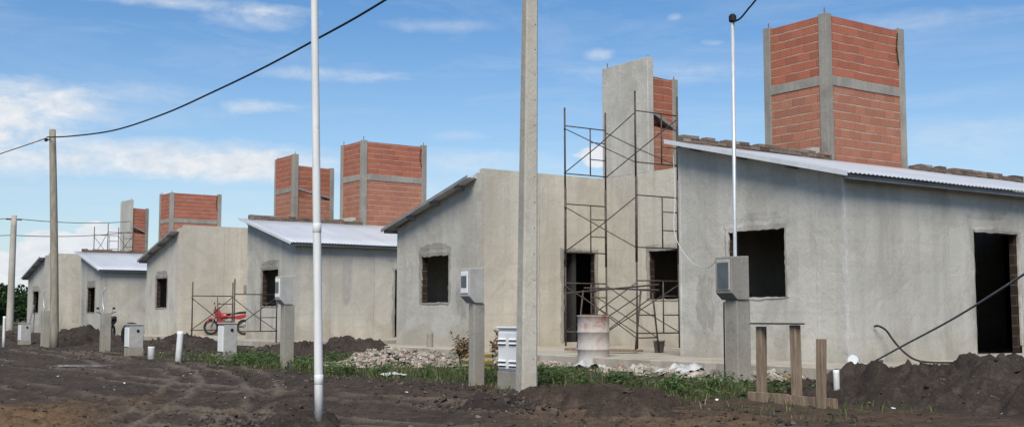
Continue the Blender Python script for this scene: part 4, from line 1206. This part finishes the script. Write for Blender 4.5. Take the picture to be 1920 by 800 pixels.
# service pole on the thick pillar
sp = MB().tube([(0, 0, -1.2), (.0, 0, 0), (.03, -.0, 3.38)], .026, 10).build('service_mast', M['pipe_grey'], smooth=True)
sp.location = (-11.26, 11.74, 1.50)
MB().lathe([(.03, 0), (.055, .02), (.055, .09), (.03, .12)], 12, (.03, 0, 3.36)).build('weather_cap', M['black'], sp)
tag(sp, 'thin grey pipe mast rising from the thick concrete meter pillar', 'mast')

# ------------------------------------------------------------------ cables
def cable(name, pts, r, mat, label, sag=0, n=40, cat='cable', group=None):
    if len(pts) == 2:
        a, b = Vector(pts[0]), Vector(pts[1])
        P = [a.lerp(b, i / n) - Vector((0, 0, sag * 4 * (i / n) * (1 - i / n))) for i in range(n + 1)]
    else:
        P = []
        for i in range(len(pts) - 1):
            p0, p1, p2, p3 = (Vector(pts[k]) for k in (max(i - 1, 0), i, i + 1, min(i + 2, len(pts) - 1)))
            for k in range(10):
                t = k / 10
                P.append(0.5 * ((2 * p1) + (-p0 + p2) * t + (2 * p0 - 5 * p1 + 4 * p2 - p3) * t * t + (-p0 + 3 * p1 - 3 * p2 + p3) * t ** 3))
        P.append(Vector(pts[-1]))
    o = Vector(P[0])
    ob = MB().tube([p - o for p in P], r, 6).build(name, mat, smooth=True)
    ob.location = o
    return tag(ob, label, cat, group)
cable('overhead_cable', [(-37.6, 8.62, 6.30), (-34.8, 8.62, 5.97), (-31, 8.8, 5.66), (-26.6, 8.7, 5.46), (-23.1, 8.6, 5.42), (-20.3, 8.55, 5.44), (-18, 8.5, 5.50), (-16.07, 8.45, 5.56), (-13.8, 8.4, 5.72), (-11.62, 8.32, 5.95)], .020, M['cable'], 'thick dark overhead cable sagging from the wooden pole to the big concrete pole')
cable('overhead_cable', [(-37.75, 8.62, 6.28), (-48, 2.5, 4.3)], .018, M['cable_grey'], 'grey overhead cable dropping from the wooden pole out of the left edge', .1)
cable('overhead_cable', [(-49.52, 10.42, 4.62), (-60.3, 18.1, 5.6)], .016, M['cable_grey'], 'upper thin cable from the far concrete pole towards the far tower', .12)
cable('overhead_cable', [(-49.52, 10.30, 3.95), (-60.3, 18.1, 5.05)], .016, M['cable_grey'], 'lower thin cable from the far concrete pole towards the far scaffold', .12)
cable('overhead_cable', [(-49.52, 9.98, 4.62), (-62, 3.0, 5.0)], .016, M['cable_grey'], 'upper thin cable leaving the far concrete pole past the left edge', .1)
cable('overhead_cable', [(-49.52, 10.08, 3.95), (-62, 3.0, 4.3)], .016, M['cable_grey'], 'lower thin cable leaving the far concrete pole past the left edge', .1)
cable('service_cable', [(-11.2, 11.72, 4.86), (-11.02, 11.68, 4.87), (-10.75, 11.6, 4.97), (-10.3, 11.5, 5.14), (-8, 11.0, 5.9), (-3, 10, 7.2), (3, 8.6, 8.3)], .014, M['cable'], 'dark service cable leaving the top of the thin pipe mast')
cable('ground_cable', [(-10.75, 13.5, -.02), (-10.4, 13.35, .02), (-9.3, 12.8, .36), (-8.0, 12.05, .74), (-6.4, 11.0, 1.24), (-3.4, 9.2, 2.3), (0.5, 7.0, 4.0)], .013, M['cable_grey'], 'grey cable rising from the slab across the dark doorway to the right edge')
cable('hose', [(-11.46, 15.0, .56), (-11.42, 15.06, .57), (-11.34, 15.14, .50), (-11.25, 15.2, .34), (-11.12, 15.25, .18), (-10.95, 15.3, .06), (-10.75, 15.4, .022), (-10.4, 15.7, .02)], .016, M['black'], 'black hose drooping from the near house wall to the slab', cat='hose')
cable('white_cord', [(-15.1, 14.2, 3.70), (-14.9, 14.05, 2.9), (-14.45, 13.6, 2.15), (-13.6, 13.1, 1.65), (-12.6, 12.5, 1.45), (-11.5, 11.62, 1.50)], .006, M['cord_white'], 'thin white cord hanging from the near roof corner to the thick meter pillar', cat='cord')

# ------------------------------------------------------------------ drum, bucket, timber frame and small things
def drum_mat():
    m, nt, b = newmat('dusty_red_drum'); N = NT(nt); p = N.obj()
    f = N.noise(p, 3.2, 6, 0.7, .8); g = N.noise(N.mapping(p, (3, 3, .8)), 3, 6, .7, .5)
    c = N.mix(N.ramp(f, [(.48, 0), (.62, 1)]), (0.40, 0.365, 0.325), (0.33, 0.13, 0.10))
    sep = N.n('ShaderNodeSeparateXYZ'); N.L.new(p, sep.inputs[0])
    c = N.mix(N.ramp(N.math('ADD', sep.outputs[2], N.math('MULTIPLY', f, .3)), [(.35, .85), (.85, .0)]), c, (0.44, 0.41, 0.37))
    c = N.mix(N.math('MULTIPLY', N.ramp(g, [(.5, 0), (.7, 1)]), .6), c, (0.50, 0.49, 0.47))
    N.L.new(c, b.inputs['Base Color']); b.inputs['Roughness'].default_value = .75
    N.L.new(N.bump(g, .3, .01), b.inputs['Normal'])
    return m
M['drum'] = drum_mat()
du, dv = -16.05, 13.1
dr = MB().lathe([(.02, .012), (.285, .012), (.295, 0), (.295, .02), (.285, .03), (.285, .27), (.300, .285), (.300, .30), (.285, .315), (.285, .575), (.300, .59), (.300, .605), (.285, .62), (.285, .865), (.297, .875), (.297, .895), (.283, .895), (.280, .84), (.02, .83)], 40, cap=True).build('oil_drum', M['drum'], smooth=True)
for p in dr.data.polygons: p.use_smooth = True
dr.location = (du, dv, -.16)
tag(dr, 'dusty steel drum with faded red paint in front of the scaffold', 'drum')
MB().lathe([(.03, 0), (.03, .02)], 10, (.16, -.05, .832)).build('bung', M['black'], dr)
bk = MB().lathe([(.085, 0), (.115, .24), (.122, .24), (.122, .215), (.113, .215), (.112, .24), (.082, .02), (.01, .018)], 24).build('bucket', M['bucket'], smooth=True)
bk.location = (-16.95, 15.5, .004); tag(bk, 'small cement-stained bucket on the court slab under the trestle', 'bucket')
MB().tube([(.12, 0, .22), (.10, .07, .15), (0, .125, .12), (-.10, .07, .15), (-.12, 0, .22)], .004, 5).build('handle', M['steel'], bk)

tf = empty('timber_frame', (-9.0, 9.75, gz(-9.0, 9.75) - .02), 0, 'rough timber frame of posts and planks beside the thick meter pillar', 'timber frame')
def px_on_v(px, py, v):
    d = unit_from_px(px, py); t = v / d.y
    return Vector((d.x * t, v, d.z * t + CAM_Z))
zt_ = tf.location.z
for (x, y, w_, t_, z1, tilt) in ((-.09, .12, .043, .045, .86, .01), (.44, .10, .043, .045, .88, -.012), (.91, -.07, .040, .04, .74, .03)):
    MB().add([(x + sx * w_ + (tilt * z), y + sy * t_, z) for z in (-.1, z1) for (sx, sy) in ((-1, -1), (1, -1), (1, 1), (-1, 1))], [(3, 2, 1, 0), (4, 5, 6, 7), (0, 1, 5, 4), (1, 2, 6, 5), (2, 3, 7, 6), (3, 0, 4, 7)]).build('post', M['wood'], tf, bevel=.006)
MB().box(-.19, .40, -.01, .04, -.04, .13, jit=.008, seed=1).build('plank', M['wood'], tf, bevel=.005)
MB().box(.41, 1.04, .0, .045, -.03, .12, jit=.008, seed=2).build('plank', M['wood'], tf, bevel=.005)
MB().box(-.16, .52, .02, .16, .885, .903).build('top_bar', M['steel'], tf)

ob = MB().box(-.075, .075, -.04, .04, 0, .05, jit=.003, seed=4).build('loose_brick', M['orange_brick'], bevel=.006)
ob.location = (-9.95, 8.55, gz(-9.95, 8.55) + float(HEAPS[1][5](np.array([.35]), np.array([.15]))[0]) - .035); ob.rotation_euler = (.05, .04, .5); tag(ob, 'single orange brick lying on the low brown soil hump', 'brick')
# crumpled sheet by the drum
def sheet(u, v, a, b, h, seed, label):
    n = 22; g = np.linspace(-1, 1, n); X, Y = np.meshgrid(g, g)
    Z = h * (fbm(X, Y, .8, 4, seed, .6) + .35) * (1.1 - .5 * (X * X + Y * Y)) + .02
    ed = 1 + .25 * fbm(X, Y, .5, 2, seed + 3)
    verts = np.stack([X * a * ed, Y * b * ed, Z], -1).reshape(-1, 3)
    idx = np.arange(n * n).reshape(n, n)
    o = np_mesh('plastic_sheet', verts, np.stack([idx[:-1, :-1], idx[:-1, 1:], idx[1:, 1:], idx[1:, :-1]], -1).reshape(-1, 4), M['tarp'])
    o.location = (u, v, gz(u, v) + .0); o.rotation_euler = (0, 0, seed)
    tag(o, label, 'plastic sheet')
sheet(-15.7, 12.65, .55, .3, .22, 2, 'crumpled pale plastic sheet lying at the foot of the drum')
sheet(-12.9, 12.3, .5, .25, .20, 5, 'crumpled whitish sheet on the rubble before the near house')
sheet(-16.2, 9.1, .22, .10, .10, 8, 'small torn white sheet in the grass left of the slim meter pillar')
hc = empty('paint_can', (-11.0, 13.9, .0), .6, 'small blue and white can lying beside the near house corner', 'can')
MB().lathe([(.085, -.1), (.09, -.1), (.09, .1), (.085, .1)], 18, (0, 0, .09), axis='y').build('body', M['blue'], hc, smooth=False)
MB().lathe([(.07, 0), (.07, .006)], 18, (0, -.106, .09), axis='y').build('lid', M['box_white'], hc)
ty = MB().torus(.27, .085, axis='y', n=32, m=12).build('tyre', M['black'], smooth=True)
ty.location = (-32.0, 9.75, gz(-32.0, 9.75) + .42); ty.rotation_euler = (.15, 0, radians(35)); tag(ty, 'old black tyre standing behind the small grey cabinet', 'tyre')
bo = MB().box(-.09, .09, -.02, .02, 0, 1.5).build('board', M['fascia_dark']); bo.location = (-64.1, 14.05, -.2); bo.rotation_euler = (-.18, .06, 0); tag(bo, 'dark board leaning below the window of the farthest house', 'board')
# yellow crate and dry plants near the slim pillar
yc = empty('crate', (-16.55, 10.95, gz(-16.55, 10.95) - .01), .5, 'small yellow slatted plastic crate between dry plants', 'crate')
for y in (-.16, .16):
    c_ = MB()
    for z in (.0, .11, .22): c_.box(-.22, .22, y - .01, y + .01, z, z + .06)
    c_.build('side_panel', M['yellow'], yc)
for x in (-.21, .21):
    c_ = MB()
    for z in (.0, .11, .22): c_.box(x - .01, x + .01, -.148, .148, z, z + .06)
    c_.build('side_panel', M['yellow'], yc)
MB().box(-.19, .19, -.14, .14, 0, .02).build('bottom', M['yellow'], yc)
def dry_plant(u, v, H, seed, label):
    rng = random.Random(seed)
    root = empty('dry_plant', (u, v, gz(u, v) - .02), 0, label, 'plant', 'dry brown plants beside the crate')
    st = MB(); V_ = []; F_ = []
    for k in range(5):
        a = rng.uniform(0, 6.28); R = rng.uniform(.02, .14)
        tip = (cos(a) * R, sin(a) * R, H * rng.uniform(.75, 1))
        st.tube([(0, 0, 0), (tip[0] * .4, tip[1] * .4, tip[2] * .5), tip], .008, 5, .003)
        for j in range(46):
            t = rng.uniform(.5, 1.05); c = Vector((tip[0] * t, tip[1] * t, tip[2] * t)) + Vector((rng.gauss(0, .05), rng.gauss(0, .05), rng.gauss(0, .05)))
            d = Vector((rng.gauss(0, 1), rng.gauss(0, 1), rng.gauss(0, .7))).normalized(); s = d.orthogonal().normalized(); l = rng.uniform(.02, .05)
            n = len(V_); V_ += [c - d * l, c + s * l * .4, c + d * l, c - s * l * .4]; F_.append((n, n + 1, n + 2, n + 3))
    st.build('stem', M['bark'], root)
    MB().add(V_, F_).build('foliage', M['dryleaf'], root)
dry_plant(-16.4, 10.5, .62, 1, 'rusty brown dry plant left of the yellow crate')
dry_plant(-16.2, 10.65, .58, 2, 'dry brown plant just left of the slim meter pillar behind the crate')
dry_plant(-15.75, 10.85, .66, 3, 'thin dry brown plant right of the slim meter pillar')

# ------------------------------------------------------------------ motorcycles
def motorcycle(loc, rz, body, label):
    root = empty('motorcycle', loc, rz, label, 'motorcycle')
    R = .29
    for x in (-.62, .62):
        wh = MB().torus(R - .045, .045, (x, 0, R), 'y', 30, 10).build('wheel', M['black'], root, smooth=True)
        rm = MB().torus(R - .095, .012, (x, 0, R), 'y', 28, 6)
        for k in range(10):
            a = 2 * PI * k / 10
            rm.tube([(x, 0, R), (x + cos(a) * (R - .1), 0, R + sin(a) * (R - .1))], .005, 4)
        rm.lathe([(.04, -.05), (.04, .05)], 10, (x, 0, R), 'y').build('rim', M['chrome'], wh)
    fk = MB()
    for s in (-1, 1): fk.tube([(.62, .07 * s, R), (.40, .07 * s, .86)], .02, 7)
    fk.build('fork', M['chrome'], root, smooth=True)
    MB().tube([(.36, -.34, 1.04), (.42, -.22, 1.0), (.40, -.08, .90), (.40, .08, .90), (.42, .22, 1.0), (.36, .34, 1.04)], .014, 7).build('handlebar', M['black'], root, smooth=True)
    for s in (-1, 1):
        MB().tube([(.40, .2 * s, .98), (.42, .25 * s, 1.14)], .006, 5).ell((.42, .28 * s, 1.17), (.012, .06, .04)).build('mirror', M['black'], root)
    MB().ell((.46, 0, .86), (.10, .10, .10)).build('headlight', M['chrome'], root, smooth=True)
    sh = [(.78, .42), (.70, .62), (.55, .635), (.46, .56), (.52, .58), (.66, .58), (.73, .42)]
    fd = MB().add([(x, y, z) for y in (-.06, .06) for (x, z) in sh], [tuple(range(7)), tuple(reversed(range(7, 14)))] + [(i, (i + 1) % 7, 7 + (i + 1) % 7, 7 + i) for i in range(7)])
    fd.build('front_fender', body, root)
    fa = [(.50, .95), (.44, .70), (.30, .42), (.12, .34), (.10, .46), (.24, .62), (.30, .86), (.38, .98)]
    MB().add([(x, y * (1 if z > .5 else .8), z) for y in (-.15, .15) for (x, z) in fa], [tuple(range(8)), tuple(reversed(range(8, 16)))] + [(i, (i + 1) % 8, 8 + (i + 1) % 8, 8 + i) for i in range(8)]).build('fairing', body, root, bevel=.02)
    MB().ell((.12, 0, .70), (.24, .12, .12)).build('fuel_tank', body, root, smooth=True)
    st = [(.0, .80), (.06, .74), (-.70, .80), (-.74, .88), (-.45, .86), (-.25, .80)]
    MB().add([(x, y, z) for y in (-.12, .12) for (x, z) in st], [tuple(range(6)), tuple(reversed(range(6, 12)))] + [(i, (i + 1) % 6, 6 + (i + 1) % 6, 6 + i) for i in range(6)]).build('seat', M['black'], root, bevel=.03)
    tl = [(.0, .70), (-.35, .72), (-.78, .80), (-.74, .68), (-.45, .58), (-.1, .60)]
    MB().add([(x, y, z) for y in (-.11, .11) for (x, z) in tl], [tuple(range(6)), tuple(reversed(range(6, 12)))] + [(i, (i + 1) % 6, 6 + (i + 1) % 6, 6 + i) for i in range(6)]).build('tail_panel', body, root, bevel=.02)
    MB().box(-.16, .20, -.11, .11, .24, .52).tube([(.08, 0, .4), (.2, 0, .52)], .09, 10).build('engine', M['steel'], root, bevel=.03)
    MB().tube([(.12, -.13, .30), (-.2, -.14, .24), (-.75, -.15, .38)], .035, 8).build('exhaust', M['chrome'], root, smooth=True)
    MB().tube([(-.62, .08, R), (-.1, .08, .36)], .02, 6).tube([(-.62, -.08, R), (-.1, -.08, .36)], .02, 6).build('swing_arm', M['steel'], root)
    MB().tube([(-.02, .1, .26), (-.08, .30, .0)], .012, 6).build('kickstand', M['steel'], root)
    MB().tube([(-.70, -.1, .86), (-.86, 0, .90), (-.70, .1, .86)], .012, 6).build('grab_rail', M['chrome'], root)
    for s in (-1, 1): MB().ell((.50, .14 * s, .80), (.03, .03, .025)).build('indicator', M['yellow'], root)
    return root
motorcycle((-41.15, 16.05, .0), radians(232), M['red'], 'red motorcycle parked in the court behind the low scaffold')
motorcycle((-42.2, 12.0, gz(-42.2, 12.0) + .0), radians(-30), M['black'], 'black motorcycle seen from the front behind a low concrete post')

# ------------------------------------------------------------------ trees at the far left
def tree(u, v, H, W, seed, label):
    rng = random.Random(seed)
    root = empty('tree', (u, v, -.3), 0, label, 'tree', 'trees beyond the far end of the street')
    t_ = MB().tube([(0, 0, 0), (rng.uniform(-.2, .2), 0, H * .3), (rng.uniform(-.4, .4), rng.uniform(-.3, .3), H * .7)], .28, 8, .09)
    lobes = []
    for k in range(9):
        a = rng.uniform(0, 6.28); R = W * rng.uniform(.15, .65); z = H * rng.uniform(.38, .88)
        lobes.append((cos(a) * R, sin(a) * R, z, W * rng.uniform(.28, .48)))
        t_.tube([(0, 0, H * .3), (cos(a) * R * .5, sin(a) * R * .5, (H * .3 + z) / 2), (cos(a) * R, sin(a) * R, z)], .09, 5, .03)
    lobes.append((0, 0, H * .86, W * .35))
    t_.build('trunk', M['bark'], root)
    V_ = []; F_ = []
    for (x, y, z, r) in lobes:
        for _ in range(420):
            d = Vector((rng.gauss(0, 1), rng.gauss(0, 1), rng.gauss(0, .85))).normalized() * r * rng.uniform(.35, 1.08)
            c = Vector((x, y, z)) + d
            a = Vector((rng.gauss(0, 1), rng.gauss(0, 1), rng.gauss(0, .6))).normalized(); b = a.orthogonal().normalized(); l = rng.uniform(.10, .24)
            n = len(V_); V_ += [c - a * l, c + b * l * .6, c + a * l, c - b * l * .6]; F_.append((n, n + 1, n + 2, n + 3))
    me = bpy.data.meshes.new('crown'); me.from_pydata(V_, [], F_); me.materials.append(M['leaf'])
    o = bpy.data.objects.new('crown', me); COL.objects.link(o); o.parent = root
TREES = [(4, 118, 3.2, 3.2, 'dark green tree showing between the far pole and the farthest house'), (-24, 112, 3.0, 3.2, 'dark green tree just left of the far concrete pole'), (34, 126, 3.1, 3.2, 'low dark tree half hidden by the farthest house wall'),
         (-60, 116, 5.6, 3.4, 'tree beyond the left edge of the photo'), (-105, 120, 5.0, 3.2, 'outermost tree beyond the left edge of the photo')]
for i, (px, D, H, W, lab) in enumerate(TREES):
    d = unit_from_px(px, 590); tree(d.x * D, d.y * D, H, W, 60 + i, lab)
